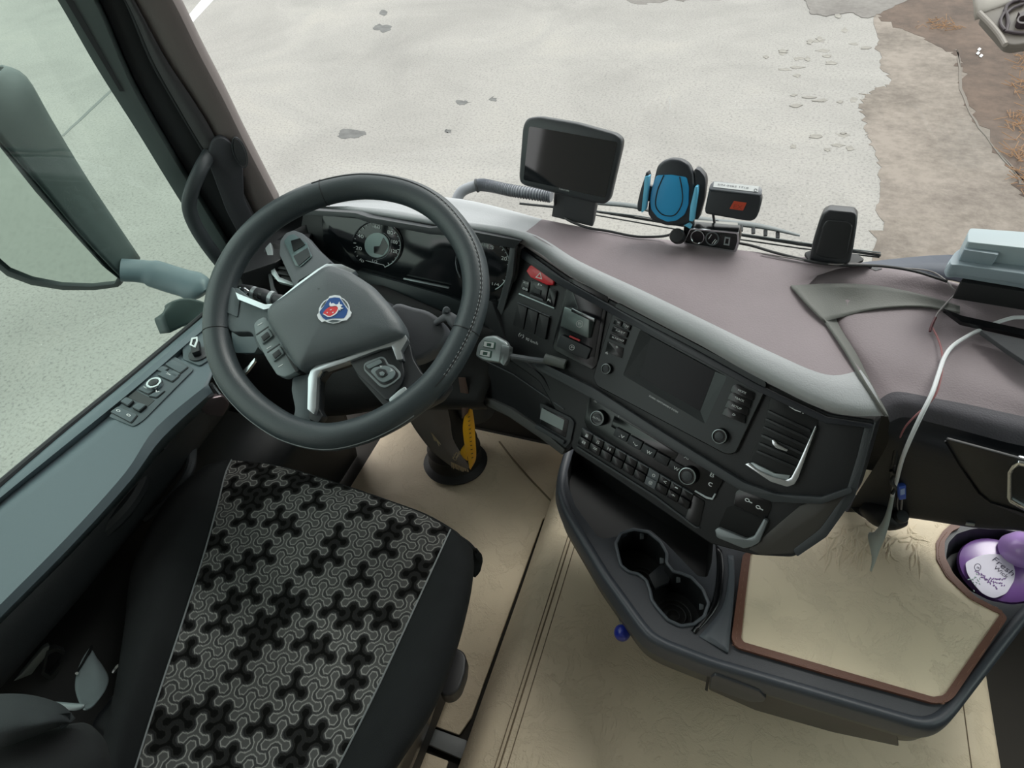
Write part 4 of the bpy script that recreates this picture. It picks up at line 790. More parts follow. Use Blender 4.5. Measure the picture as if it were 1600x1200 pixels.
# ------------------------------------------------------------------ steering column with stalks and key
colm = thing('steering_column', 'dark steering column shroud with grey control stalks behind the wheel', 'steering column', (-.58, .25, .3))
obj('shroud', tube(cr([WC - WP.n * .03, WC - WP.n * .12, WC - WP.n * .22 + Vector((0, .02, 0)), Vector((-.60, .30, .42)), Vector((-.60, .34, .22))], 4), [.05] * 5 + [.062] * 8 + [.05] * 4, 20), mat('column_plastic', '2c2f33', .5, bump=.2, bscale=700), colm)
SB = Pl(WP.P(640, 480, -.05), WP.P(700, 480, -.05), WP.P(640, 560, -.06))
obj('switch_housing', pp(SB, [(618, 470), (640, 478), (668, 484), (690, 500), (700, 518), (690, 540), (660, 560), (640, 566), (600, 560), (590, 500)], -.05, 0, .012), mat('column_grey', '53565b', .5, bump=.2, bscale=700), colm, bevel=.008, seg=3)
obj('retarder_stalk', tube(cr([SB.P(680, 505, .0), SB.P(700, 496, .006), SB.P(712, 505, .01), SB.P(722, 520, .01)], 4), [.006, .006, .007, .008, .009, .009, .009, .01, .01, .01, .009, .008, .006], 12, flat=.6), MATS['column_grey'], colm)
obj('grey_knob', lathe(SB.P(697, 487, .0), SB.n + Vector((.3, 0, 0)), [(.006, -.01), (.006, .012), (.004, .016), (0, .016)], 16, cap=False), MDG, colm)
ST_ = Pl(WP.P(400, 458, -.035), WP.P(430, 465, -.035), WP.P(400, 480, -.05))
st = obj('indicator_stalk', tube(cr([ST_.P(370, 448), ST_.P(390, 455), ST_.P(410, 461), ST_.P(436, 470), ST_.P(470, 486)], 4), [.004, .006, .0075, .009, .010, .010, .0095, .0105, .011, .0105, .009, .009, .011, .011, .011, .011, .011], 14), DKG, colm)
for x, y, r in ((398, 458, .0108), (411, 462, .0112), (425, 466, .0118)): obj('stalk_ring', lathe(ST_.P(x, y), ST_.P(436, 470) - ST_.P(390, 455), [(r * .8, -.004), (r, -.003), (r, .003), (r * .8, .004)], 20), SILV if x != 411 else BLKG, st)
obj('stalk_tip', tube(cr([ST_.P(376, 450, .004), ST_.P(386, 452, .008), ST_.P(396, 456, .008)], 4), [.001, .003, .004, .0045, .005, .0045, .004, .003, .001], 10), CHR, st)
# ignition key and remote
IG = Pl(F.P(760, 520, .03), F.P(800, 535, .03), F.P(770, 560, .03))
key = thing('remote_key', 'silver remote key with two green lock buttons hanging beside the steering wheel rim', 'key', IG.P(770, 550))
obj('key_body', pp(IG, [(748, 556), (752, 538), (762, 526), (778, 524), (796, 534), (800, 542), (796, 560), (786, 568), (760, 564)], 0, .012, .006), mat('key_silver', 'a3abac', .35, metal=.5), key, bevel=.004, seg=3)
GRN = mat('key_green', '3e5e54', .35)
for dx, dy in ((0, 0), (-6, 13.5)):
    b_ = obj('lock_button', pp(IG, [(763 + dx, 532 + dy), (781 + dx, 535 + dy), (779 + dx, 546 + dy), (761 + dx, 542 + dy)], .0115, .0135, .002), GRN, key, bevel=.0006)
    obj('car_symbol', ring(IG, [(764 + dx, 533.5 + dy), (779 + dx, 536 + dy), (777.5 + dx, 544 + dy), (762.5 + dx, 541 + dy)], [(768 + dx, 536 + dy), (775 + dx, 537 + dy), (774 + dx, 542 + dy), (767 + dx, 541 + dy)], .0134, .0142), WHT, b_, smooth=False)
obj('key_collar', pp(IG, [(790, 538), (803, 542), (801, 560), (794, 572), (786, 566)], .002, .014, .003), mat('key_clear', '83898a', .25, metal=.5), key, bevel=.002)
obj('key_shaft', tube([IG.P(796, 556, .006), IG.P(826, 562, -.006), IG.P(852, 566, -.02)], .0055, 10), MDG, key)
obj('key_shaft', tube([IG.P(844, 560, -.016), IG.P(872, 570, -.026)], .009, 12), mat('barrel_grey', '6f7472', .4), key)
# ------------------------------------------------------------------ driver seat
seat = thing('driver_seat', 'black driver seat with grey tripod patterned cushion centre and dark bolsters', 'seat', (-.62, -.45, .02))
# patterned centre panel: rows front -> back, columns left -> right
sp_rows = [[(362, 719, .492), (410, 724, .500), (460, 735, .504), (530, 757, .506), (600, 781, .504), (660, 803, .500), (704, 828, .490)],
           [(352, 742, .506), (402, 752, .513), (455, 766, .517), (522, 788, .520), (590, 812, .517), (650, 835, .512), (693, 852, .503)],
           [(340, 790, .512), (385, 808, .514), (440, 828, .515), (505, 850, .516), (570, 872, .515), (628, 890, .514), (672, 898, .511)],
           [(318, 870, .515), (362, 890, .512), (412, 908, .510), (478, 930, .509), (540, 950, .510), (596, 966, .513), (638, 972, .516)],
           [(283, 980, .518), (326, 1000, .511), (376, 1020, .507), (436, 1040, .505), (495, 1058, .507), (550, 1072, .512), (589, 1078, .520)],
           [(246, 1092, .520), (290, 1110, .511), (340, 1128, .505), (396, 1146, .503), (452, 1160, .505), (504, 1172, .512), (540, 1176, .522)],
           [(212, 1200, .525), (252, 1215, .514), (300, 1232, .508), (352, 1248, .506), (405, 1262, .508), (452, 1272, .515), (488, 1276, .526)],
           [(180, 1300, .54), (218, 1316, .53), (264, 1333, .524), (312, 1350, .522), (360, 1364, .524), (404, 1374, .53), (438, 1378, .54)]]
def srow(r): return [Z(*p) for p in r]
NU, NV = 90, 74
rows = [srow(r) for r in sp_rows]
RR = [cr(r, NU // 1 // 1, False) for r in rows]                     # 6 spans
cols_ = [cr([r[j] for r in RR], NV, False) for j in range(len(RR[0]))]
nv, nu = len(cols_[0]), len(cols_)
VV = [cols_[j][i] for i in range(nv) for j in range(nu)]; FF = [[i * nu + j, i * nu + j + 1, (i + 1) * nu + j + 1, (i + 1) * nu + j] for i in range(nv - 1) for j in range(nu - 1)]
A0 = Vector((-.62, -.35, 0)); ua = Vector((.995, -.10, 0)); va = Vector((.10, .995, 0))
pm = bpy.data.meshes.new('patterned_panel'); so = ORG[seat.name]
pm.from_pydata([tuple(v - so) for v in VV], [], FF); pm.polygons.foreach_set('use_smooth', [True] * len(pm.polygons))
P2 = np.array([[(v - A0).dot(ua), (v - A0).dot(va)] for v in VV]); D = .0335
u, v = P2[:, 0] / D, P2[:, 1] / D
rot0 = math.radians(-110); u, v = u * math.cos(rot0) - v * math.sin(rot0), u * math.sin(rot0) + v * math.cos(rot0)
h = math.sqrt(3) / 2; bi = np.floor(v / h).astype(int); ai = np.floor(u - bi * .5).astype(int)
best = np.full(len(u), 9.0); sec = np.full(len(u), 9.0); bid = np.zeros(len(u), int)
th = [math.radians(t) for t in (0, 120, 240)]; Lr, kr, aw = .50, .155, .05
def hsh(a, b): x = np.sin(a * 12.9898 + b * 78.233) * 43758.5453; return x - np.floor(x)
for db in range(-1, 3):
    for da in range(-1, 3):
        A, Bq = ai + da, bi + db; cx, cy = A + Bq * .5, Bq * h; x, y = u - cx, v - cy; s = np.full(len(u), 9.0)
        for t in th:
            ex, ey = math.cos(t), math.sin(t); pr_ = np.clip(x * ex + y * ey, 0, Lr); d = np.hypot(x - pr_ * ex, y - pr_ * ey) - aw
            kx, ky = x - Lr * ex, y - Lr * ey; hx = np.maximum(np.abs(kx), np.maximum(np.abs(.5 * kx + h * ky), np.abs(.5 * kx - h * ky))) - kr * .93
            s = np.minimum(s, np.minimum(d, hx))
        s = np.minimum(s, np.hypot(x, y) - .10)
        idv = (A * 131 + Bq * 7919); m_ = s < best; sec = np.where(m_, best, np.minimum(sec, s)); best = np.where(m_, s, best); bid = np.where(m_, idv, bid)
hv = np.sin((bid % 7919) * 12.9898 + (bid // 7919) * 78.233 + 3.1) * 43758.5453; hv = hv - np.floor(hv); dark = ((bid + 3 * (bid // 7919)) % 5 == 0) | (hv < .24)
edge = np.minimum((sec - best) * .5 - .001, .055 - best)                                              # distance to the border with the neighbour
fill = np.where(dark, .004, .058); col = np.repeat(fill[:, None], 3, 1) * np.array([1.0, 1.0, .97])
line = np.clip(1 - np.abs(edge - .024) / .026, 0, 1) ** .6
lc_ = np.where(dark, .020, .24); col = col * (1 - line[:, None]) + lc_[:, None] * line[:, None] * np.array([1, .99, .93])
out_ = edge < 0; col[out_] = np.where(dark[out_], .014, .035)[:, None]
wear = .85 + .3 * (np.sin(P2[:, 0] * 19 + 2 * np.sin(P2[:, 1] * 13)) * .5 + .5); col = np.clip(col * wear[:, None], 0, 1)
ca = pm.color_attributes.new('weave', 'FLOAT_COLOR', 'POINT'); ca.data.foreach_set('color', np.concatenate([col, np.ones((len(u), 1))], 1).astype(np.float32).ravel())
sm = mat('patterned_cloth', '404040', .95, bump=.3, bscale=1500, spec=.04); att = sm.node_tree.nodes.new('ShaderNodeVertexColor'); att.layer_name = 'weave'; sm.node_tree.links.new(att.outputs[0], sm.node_tree.nodes['Principled BSDF'].inputs['Base Color'])
pm.materials.append(sm); po = bpy.data.objects.new('patterned_panel', pm); COL.objects.link(po); po.parent = seat; ORG[po.name] = so
# bolsters: left and right flanks + rolled front
def edge_l(): return [Z(x, y, z) for (x, y, z) in [r[0] for r in sp_rows]]
def edge_r(): return [Z(x, y, z) for (x, y, z) in [r[-1] for r in sp_rows]]
Lr0 = edge_l()
l1 = [(340, 722, .508), (322, 746, .522), (300, 796, .532), (270, 876, .538), (238, 986, .542), (205, 1096, .545), (176, 1200, .55), (140, 1300, .56)]
l2 = [(322, 727, .495), (290, 756, .512), (262, 806, .524), (228, 884, .530), (203, 990, .534), (180, 1096, .537), (152, 1200, .54), (110, 1300, .55)]
l3 = [(308, 736, .47), (268, 770, .48), (236, 820, .488), (205, 892, .49), (194, 980, .50), (176, 1090, .50), (146, 1200, .51), (100, 1300, .52)]
l4 = [(306, 740, .42), (268, 778, .42), (240, 830, .42), (212, 900, .42), (200, 990, .42), (182, 1096, .42), (150, 1210, .42), (104, 1310, .42)]
obj('left_bolster', loft([Lr0, srow(l1), srow(l2), srow(l3), srow(l4)], 5, 5), FAB, seat, ang=80, solid=.008)
Rr0 = edge_r()
q1 = [(716, 838, .500), (712, 868, .516), (700, 912, .530), (672, 988, .540), (628, 1094, .548), (584, 1192, .555), (534, 1290, .56), (486, 1390, .57)]
q2 = [(730, 848, .490), (732, 880, .508), (724, 924, .522), (702, 1000, .532), (668, 1100, .540), (616, 1190, .55), (560, 1280, .555), (510, 1380, .565)]
q3 = [(739, 860, .47), (740, 890, .48), (733, 940, .49), (712, 1020, .50), (678, 1108, .51), (622, 1196, .52), (566, 1286, .525), (516, 1390, .535)]
q4 = [(736, 864, .42), (738, 896, .42), (730, 944, .42), (706, 1030, .42), (668, 1120, .43), (612, 1210, .44), (556, 1300, .45), (506, 1400, .46)]
obj('right_bolster', loft([Rr0, srow(q1), srow(q2), srow(q3), srow(q4)], 5, 5), FAB, seat, ang=80, solid=.008)
f0 = [l4[0], l3[0], l2[0], l1[0]] + list(sp_rows[0]) + [q1[0], q2[0], q3[0], q4[0]]
F0 = [Z(*p) for p in f0]; dn = Vector((.0, .018, -.03))
F1 = [p + dn * (0 if i in (0, len(F0) - 1) else 1) * .6 for i, p in enumerate(F0)]; F2 = [p + Vector((0, .012, -.06)) * (0 if i in (0, len(F0) - 1) else 1) for i, p in enumerate(F0)]; F3 = [Vector((p.x, p.y - .01, .40)) if 0 < i < len(F0) - 1 else p + Vector((-.004 if i else .004, .002, -.002)) for i, p in enumerate(F0)]
obj('front_roll', loft([F0, F1, F2, F3], 4, 4), FAB, seat, ang=80, solid=.006)
for e_ in (Lr0, Rr0): obj('piping', tube(cr([p + Vector((0, 0, .001)) for p in e_], 6), .0014, 6), mat('piping_grey', '6b6f70', .7), seat)
# seat pan, side shield, rail, lever
obj('seat_pan', extr([Vector((-.84, -.18, .30)), Vector((-.40, -.22, .30)), Vector((-.42, -.62, .30)), Vector((-.86, -.60, .30))], Vector((0, 0, .12))), BLK, seat, bevel=.02, seg=3)
obj('suspension', extr([Vector((-.80, -.20, .03)), Vector((-.44, -.22, .03)), Vector((-.44, -.62, .03)), Vector((-.82, -.60, .03))], Vector((0, 0, .28))), RUB, seat, bevel=.02)
SS = Pl(Z(690, 1040, .42), Z(600, 1200, .44), Z(690, 1080, .34))
obj('side_shield', loft([[Z(x, y, .44) for x, y in [(704, 1008), (690, 1040), (655, 1110), (606, 1200), (560, 1300)]], [Z(x, y, .40) for x, y in [(706, 1014), (694, 1050), (664, 1116), (622, 1204), (580, 1304)]], [Z(x, y, .28) for x, y in [(690, 1040), (690, 1066), (672, 1130), (640, 1210), (600, 1310)]]], 4, 3), BLKG, seat, ang=60, solid=.006)
obj('shield_edge', tube([Z(x, y, .43) for x, y in [(697, 1034), (680, 1072), (650, 1134), (614, 1208)]], .0013, 6), mat('thin_edge', '8b8f90', .3, metal=.5), seat)
obj('rail', loft([[Z(x, y, .30) for x, y in [(668, 1080), (640, 1130), (610, 1190), (585, 1240)]], [Z(x, y, .29) for x, y in [(682, 1084), (656, 1134), (628, 1194), (600, 1244)]]], 3, 3), mat('rail_metal', '4c5152', .35, metal=.6), seat, solid=.01)
hp = [Z(x, y, .33) for x, y in [(705, 1028), (712, 1022), (728, 1030), (733, 1040), (731, 1062), (722, 1088), (712, 1098), (698, 1100), (690, 1090), (694, 1060)]]
obj('height_lever', extr(rounded(hp, .006), Vector((0, 0, .035))), mat('lever_black', '19181a', .5), seat, bevel=.006, seg=3)
# backrest shoulder at the lower left
bk = [[(-60, 1092, .72), (0, 1084, .72), (50, 1086, .71), (95, 1100, .70), (118, 1122, .69)],
      [(-60, 1110, .74), (0, 1104, .745), (48, 1106, .74), (90, 1116, .73), (112, 1128, .71)],
      [(-60, 1150, .75), (0, 1140, .755), (40, 1136, .75), (80, 1130, .74), (108, 1130, .71)],
      [(-60, 1185, .73), (0, 1170, .74), (40, 1156, .73), (80, 1140, .72), (112, 1128, .69)]]
obj('backrest_shoulder', loft([[Z(*p) for p in r] for r in bk], 5, 5), mat('backrest_cloth', '23282a', .85, bump=.5, bscale=1200), seat, ang=80, solid=.01)
bk2 = [[(-60, 1180, .70), (0, 1165, .71), (60, 1145, .70), (115, 1130, .68), (140, 1132, .66), (160, 1150, .64)],
       [(-60, 1200, .72), (0, 1190, .72), (60, 1175, .715), (115, 1155, .70), (150, 1150, .68), (168, 1165, .65)],
       [(-60, 1240, .72), (0, 1230, .72), (60, 1220, .72), (115, 1205, .71), (156, 1195, .69), (174, 1200, .66)],
       [(-60, 1300, .70), (0, 1300, .70), (60, 1290, .70), (115, 1280, .69), (156, 1270, .67), (176, 1260, .60)]]
obj('backrest', loft([[Z(*p) for p in r] for r in bk2], 5, 5), mat('backrest_dark', '141617', .9, bump=.5, bscale=1200), seat, ang=80, solid=.02)
# seat belt webbing and buckle
belt = thing('seat_belt', 'shiny grey seat belt webbing and chrome buckle between seat and door', 'seat belt', Z(140, 1100, .55))
obj('webbing', loft([[Z(x, y, z) for x, y, z in [(140, 1012, .50), (128, 1030, .52), (120, 1052, .54), (118, 1075, .56), (126, 1098, .58), (132, 1106, .60)]], [Z(x, y, z) for x, y, z in [(146, 1018, .50), (150, 1038, .52), (152, 1062, .53), (146, 1082, .55), (138, 1100, .57), (134, 1108, .60)]], [Z(x, y, z) for x, y, z in [(150, 1026, .49), (162, 1042, .50), (170, 1060, .51), (164, 1080, .53), (150, 1098, .56), (140, 1106, .59)]]], 4, 4), mat('belt_webbing', '5c6667', .35, spec=.7), belt, ang=80, solid=.002)
obj('webbing', loft([[Z(x, y, .62) for x, y in [(84, 1096), (110, 1098), (132, 1100)]], [Z(x, y, .62) for x, y in [(96, 1108), (116, 1110), (130, 1106)]]], 3, 2), MATS['belt_webbing'], belt, solid=.002)
obj('buckle', tube(cr([Z(120, 1052, .55), Z(130, 1036, .53), Z(141, 1016, .51), Z(143, 1010, .50)], 4), .0022, 8), CHR, belt)
obj('buckle', tube(cr([Z(176, 1052, .47), Z(184, 1042, .47), Z(190, 1038, .47)], 3), [.002, .004, .0045, .005, .004, .003, .001], 8), CHR, belt)
# ------------------------------------------------------------------ floor coverings
TZ = .16
def fl(x, y, z=0.0): return Vector((x, y, z))
fm = obj('floor_mat', extr([fl(-.93, .44, .0), fl(-.30, .44, .0), fl(-.30, .30), fl(-.386, .20), fl(-.388, -.30), fl(-.40, -.34), fl(-.46, -.34), fl(-.93, -.34)], Vector((0, 0, .008))), BEIGE, bevel=.003)
tag(fm, 'beige leatherette footwell mat between the driver seat and the gearbox tunnel', 'floor mat')
obj_m2 = obj('floor_mat', extr([fl(-.50, -.39), fl(-.402, -.39), fl(-.402, -.9), fl(-.50, -.9)], Vector((0, 0, .008))), BEIGE, bevel=.003)
tag(obj_m2, 'small beige mat piece behind the seat lever at the bottom edge of the photo', 'floor mat')
fs_ = obj('mat_strip', extr([fl(-.47, -.345, .0), fl(-.38, -.345, .0), fl(-.375, -.380, .0), fl(-.47, -.375, .0)], Vector((0, 0, .012))), mat('grey_strip', '7d7f80', .5), bevel=.002); tag(fs_, 'short grey plastic floor strip between the two beige mat pieces', 'floor strip')
tun = thing('tunnel_cover', 'large beige leatherette cover with double stitched seam over the engine tunnel', 'tunnel cover', (0, -.3, 0))
ys = [.44, .3, .15, 0, -.15, -.3, -.45, -.6, -.9]
def tprof(y):
    k = -.012 * max(0, (y - .0)) ; return [(-.378 + k, 0.0), (-.372 + k, .04), (-.355, .10), (-.325, .145), (-.285, .160), (-.24, .164), (-.1, .166), (.1, .168), (.25, .167), (.46, .165), (.50, .158), (.54, .125), (.558, .05), (.56, .0)]
obj('cover', loft([[Vector((x, y, z)) for x, z in tprof(y)] for y in ys], 4, 6), BEIGE, tun, ang=70)
SEAMD = mat('seam_thread', '7d6c55', .7)
for x, z in ((-.283, .1605), (-.275, .161), (-.262, .1625), (.478, .1635), (.487, .1615)):
    obj('seam', tube([Vector((x, y, z + .0006)) for y in np.linspace(.3, -.9, 30)], .0011 if abs(x) != .275 else .0018, 6), SEAMD, tun)
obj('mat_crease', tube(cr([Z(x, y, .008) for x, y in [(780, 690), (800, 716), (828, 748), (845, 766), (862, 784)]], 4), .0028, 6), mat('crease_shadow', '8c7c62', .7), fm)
# passenger footwell stays dark
# ------------------------------------------------------------------ console table
CT = .42; TB = Pl(Z(900, 900, CT), Z(1300, 1100, CT), Z(1400, 900, CT))
TBp = lambda x, y: Z(x, y, CT)
con = thing('console_table', 'dark grey centre console table with bin, two cup holders and a drawer below', 'console', Z(1200, 1000, .30))
out = [(884, 700), (873, 738), (869, 765), (880, 800), (938, 898), (998, 982), (1012, 998), (1035, 1012), (1112, 1042), (1430, 1136), (1452, 1138), (1472, 1132), (1490, 1118), (1600, 975), (1680, 880), (1700, 790), (1500, 790), (1340, 790), (1240, 800), (1100, 740), (980, 690), (900, 660)]
binh = [(892, 705), (886, 730), (888, 760), (900, 792), (934, 838), (944, 842), (972, 836), (990, 826), (1016, 828), (1042, 850), (1090, 900), (1105, 902), (1112, 880), (1116, 830), (1040, 790), (960, 740), (905, 700)]
import itertools
def peanut():
    a = [(966 + 0, 868), (962, 850), (970, 834), (990, 828), (1012, 832), (1032, 848), (1042, 866), (1041, 880), (1052, 894), (1062, 896), (1080, 903), (1098, 922), (1107, 944), (1100, 964), (1084, 976), (1064, 979), (1044, 970), (1028, 952), (1018, 938), (1016, 925), (1010, 908), (998, 898), (982, 894), (970, 884)]
    return a
cups = peanut()
hole_r = [(1500, 915), (1484, 895), (1478, 870), (1482, 848), (1495, 834), (1520, 826), (1560, 826), (1610, 834), (1650, 860), (1650, 900), (1620, 940), (1580, 945), (1545, 938)]
BODM = mat('console_plastic', '35373d', .48, bump=.3, bscale=600)
R3 = lambda pts, r=.006, k=3: rounded([TBp(x, y) for x, y in pts], r, k)
topo = R3(out, .02, 4)
obj('table_top', holed(topo, [R3([(x, y) for x, y in binh], .004), R3(cups, .003), R3(hole_r, .006)], Vector((0, 0, -.012))), BODM, con, smooth=False)
# raised rim
def offset3(poly, d):
    n = len(poly); res = []
    ar = sum(poly[i].x * poly[(i + 1) % n].y - poly[(i + 1) % n].x * poly[i].y for i in range(n)); sg = 1 if ar > 0 else -1
    for i in range(n):
        t = (poly[(i + 1) % n] - poly[i - 1]).normalized(); res.append(poly[i] + Vector((-t.y, t.x, 0)) * d * sg)
    return res
rim_o = topo; rim_i = offset3(topo, .012); rim_i2 = offset3(topo, .016)
rows = [[p + Vector((0, 0, -.03)) for p in offset3(rim_o, -.004)], [p + Vector((0, 0, -.004)) for p in offset3(rim_o, -.002)], [p + Vector((0, 0, .004)) for p in offset3(rim_o, .001)], [p + Vector((0, 0, .006)) for p in offset3(rim_o, .005)], [p + Vector((0, 0, .004)) for p in rim_i], [p + Vector((0, 0, -.001)) for p in rim_i2]]
obj('rim', grid(rows, True), mat('console_rim', '3f434a', .42, bump=.2, bscale=700), con, ang=50)
# outer skirt: lower lighter plastic
low = offset3(topo, .012)
rows = [[p + Vector((0, 0, -.028)) for p in offset3(topo, .002)], [p + Vector((0, 0, -.036)) for p in offset3(topo, -.001)], [p + Vector((0, 0, -.07)) for p in offset3(topo, .003)], [p + Vector((0, 0, -.078)) for p in offset3(topo, .012)]]
g = grid(rows, True); n_ = len(topo); g[1].append([3 * n_ + i for i in range(n_)])
obj('skirt', g, mat('skirt_plastic', '55534e', .5, bump=.2, bscale=600), con, ang=50)
obj('pedestal', extr([Vector((-.15, .16, TZ + .004)), Vector((.40, .16, TZ + .004)), Vector((.36, .0, TZ + .004)), Vector((-.05, .0, TZ + .004))], Vector((0, 0, CT - .06 - TZ))), BLK, con, bevel=.01)
# wells
def well(loop, depth, m, name, taper=.004, top=-.0005):
    a = [p + Vector((0, 0, top)) for p in loop]; b = offset3([p + Vector((0, 0, -depth)) for p in loop], taper)
    g = grid([a, b], True); n = len(loop); g[1].append([n + i for i in range(n)])
    return obj(name, g, m, con, ang=50, recalc=True)
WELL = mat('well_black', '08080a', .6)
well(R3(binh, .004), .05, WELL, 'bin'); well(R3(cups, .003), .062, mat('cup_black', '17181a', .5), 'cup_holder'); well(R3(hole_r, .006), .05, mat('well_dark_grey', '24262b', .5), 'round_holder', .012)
# cup insert details
obj('cup_rim', tube([p + Vector((0, 0, .002)) for p in R3(cups, .003)], .0028, 8, closed=True), mat('cup_rim_grey', '4e5258', .4), con)
CB = CT - .060
for cx, cy, r in ((1052, 962, .030), (1000, 905, .026)):
    c = Z(cx, cy, CB) 
    for rr in (r, r * .7, r * .35): obj('cup_base_ring', tube([c + Vector((math.cos(t * .2618) * rr, math.sin(t * .2618) * rr * .9, .002)) for t in range(24)], .0012, 6, closed=True), mat('ring_black', '232427', .5), con)
for px, py in ((1034, 876), (1096, 948), (1003, 838), (1060, 906)):
    obj('cup_clip', pp(Pl(Z(px, py, CT - .008), Z(px + 10, py, CT - .008), Z(px, py + 10, CT - .012)), [(px - 3, py - 5), (px + 3, py - 3), (px + 3, py + 4), (px - 3, py + 5)], -.004, .003, .001), MDG if px in (1034, 1096) else DKG, con, bevel=.001)
obj('cup_bridge', extr([Z(x, y, CT - .035) for x, y in [(1012, 902), (1034, 884), (1050, 900), (1044, 914), (1022, 924)]], Vector((0, 0, .010))), mat('bridge_dark', '2b2d31', .5), con, bevel=.003)
# sloping face between cups and mat
obj('inner_ramp', loft([[Z(x, y, z) for x, y, z in [(1136, 866, CT + .001), (1138, 900, CT + .001), (1128, 950, CT + .001), (1092, 994, CT + .001)]], [Z(x, y, z) for x, y, z in [(1146, 868, CT + .006), (1147, 920, CT + .006), (1142, 980, CT + .006), (1138, 1020, CT + .004)]]], 4, 3), mat('ramp_grey', '4f5359', .42), con, solid=.003)
obj('inner_wall', loft([[Z(x, y, CT + .001) for x, y in [(1118, 850), (1120, 890), (1112, 940), (1080, 985)]], [Z(x, y, CT + .003) for x, y in [(1128, 860), (1131, 898), (1122, 946), (1087, 990)]]], 4, 2), BLKG, con, solid=.002)
# drawer
DP = Pl(Z(1110, 1055, CT - .04), Z(1440, 1152, CT - .04), Z(1112, 1072, CT - .075))
dr = obj('drawer', pp(DP, [(1108, 1050), (1112, 1046), (1400, 1135), (1404, 1162), (1300, 1140), (1180, 1106), (1108, 1074)], -.03, .004, .003), mat('drawer_plastic', '4b4844', .5, bump=.2, bscale=600), con, bevel=.002)
obj('drawer_handle', pp(DP, [(1112, 1048), (1118, 1043), (1186, 1068), (1198, 1080), (1194, 1086), (1172, 1086), (1111, 1064)], .003, .012, .003), mat('handle_grey', '45464a', .42), dr, bevel=.003)
obj('drawer_glint', pp(DP, [(1216, 1078), (1300, 1103), (1408, 1136), (1408, 1138), (1298, 1107), (1216, 1082)], .004, .0055), mat('edge_light_grey', '8b8582', .4), dr, smooth=False)
obj('drawer_gap', pp(DP, [(1106, 1048), (1110, 1050), (1106, 1076), (1102, 1074)], .001, .0045), RUB, dr, smooth=False)
# ---- leather mat lying on the table
mt = thing('table_mat', 'beige leather mat with brown stitched border lying on the console table', 'mat', Z(1300, 980, CT))
mo = [(1160, 868), (1150, 940), (1142, 1000), (1150, 1014), (1300, 1058), (1456, 1101), (1476, 1100), (1488, 1092), (1572, 968), (1560, 955), (1522, 935), (1488, 900), (1474, 872), (1474, 848), (1486, 832), (1500, 826), (1480, 800), (1340, 780), (1270, 810), (1220, 850)]
mi = [(1171, 868), (1162, 940), (1156, 1000), (1160, 1006), (1300, 1047), (1456, 1092), (1470, 1090), (1476, 1086), (1562, 962), (1552, 958), (1514, 938), (1478, 904), (1462, 876), (1461, 850), (1472, 832), (1486, 820), (1478, 802), (1342, 783), (1274, 812), (1226, 850)]
obj('leather', extr(rounded([Z(x, y, CT + .0005) for x, y in mi], .003, 3), Vector((0, 0, .0045))), BEIGE, mt, bevel=.001)
obj('border', holed(rounded([Z(x, y, CT + .0008) for x, y in mo], .006, 3), [rounded([Z(x, y, CT + .0008) for x, y in inset(mi, 1)], .003, 3)], Vector((0, 0, .006))), BROWN, mt)
bt = [(1166, 870), (1157, 940), (1150, 1003), (1156, 1010), (1300, 1053), (1458, 1097), (1474, 1095), (1482, 1088), (1567, 965), (1518, 937), (1483, 902), (1468, 874), (1468, 849), (1480, 831)]
bp_ = cr([Z(x, y, CT + .0069) for x, y in bt], 12); obj('stitching', join(*[tube([bp_[i], bp_[i + 1]], .0005, 4) for i in range(0, len(bp_) - 1, 2)]), mat('brown_thread', '8a6553', .6), mt)
# wrinkles in the leather near the dash
rw = random.Random(4); wr = []
for i in range(46):
    x, y = rw.uniform(1290, 1440), rw.uniform(815, 850); L_ = rw.uniform(12, 60); a = rw.gauss(1.6, .45); pts = []
    for j in range(6):
        pts.append((x, y)); x += math.cos(a) * L_ / 5; y += math.sin(a) * L_ / 5; a += rw.gauss(0, .35)
    wr.append(tube(cr([Z(px, py, CT + .0052) for px, py in pts], 3), [.0004 + .0022 * math.sin(math.pi * k / 15) for k in range(16)], 6, flat=.6))
obj('wrinkles', join(*wr), BEIGE, mt)
# ------------------------------------------------------------------ air freshener in the round holder
fr = thing('air_freshener', 'purple plastic air freshener with white lavender label in the round holder', 'air freshener', Z(1560, 890, CT - .05))
AF = Pl(Z(1545, 885, CT - .018), Z(1600, 880, CT - .012), Z(1560, 930, CT - .022))
PUR = mat('purple_plastic', '7a559a', .25, spec=.6, coat=.3); 
c_ = AF.P(1562, 888); obj('body', lathe(c_ - AF.n * .03, AF.n, [(.040, 0), (.052, .008), (.058, .020), (.056, .026), (.046, .0295), (0, .030)], 36, cap=False), PUR, fr)
LB = mat('label_white', 'c8c4d4', .45)
lb = obj('label', pp(AF, [(1508, 880), (1514, 876), (1526, 870), (1545, 866), (1566, 867), (1580, 876), (1586, 893), (1584, 908), (1572, 928), (1552, 936), (1534, 928), (1520, 912), (1510, 895)], .0005, .0016, .006), LB, fr, smooth=False)
text(AF, 'Fresh', 1549, 876, 1580, 901, .010, .0022, 'label_lettering', mat('label_ink', '3d3650', .6), lb); text(AF, 'Wick', 1551, 888, 1572, 905, .007, .0022, 'label_lettering', MATS['label_ink'], lb)
obj('label_mark', tube([AF.P(x, y, .0019) for x, y in circ(1527, 887, 5, 5.5, 18)], .0004, 4, closed=True), MATS['label_ink'], lb); text(AF, 'a', 1525, 888, 1530, 890, .003, .0022, 'label_lettering', MATS['label_ink'], lb)
LAV = mat('lavender_print', '6b4a86', .6); SAGE = mat('sage_print', '7d9690', .6); rw = random.Random(2)
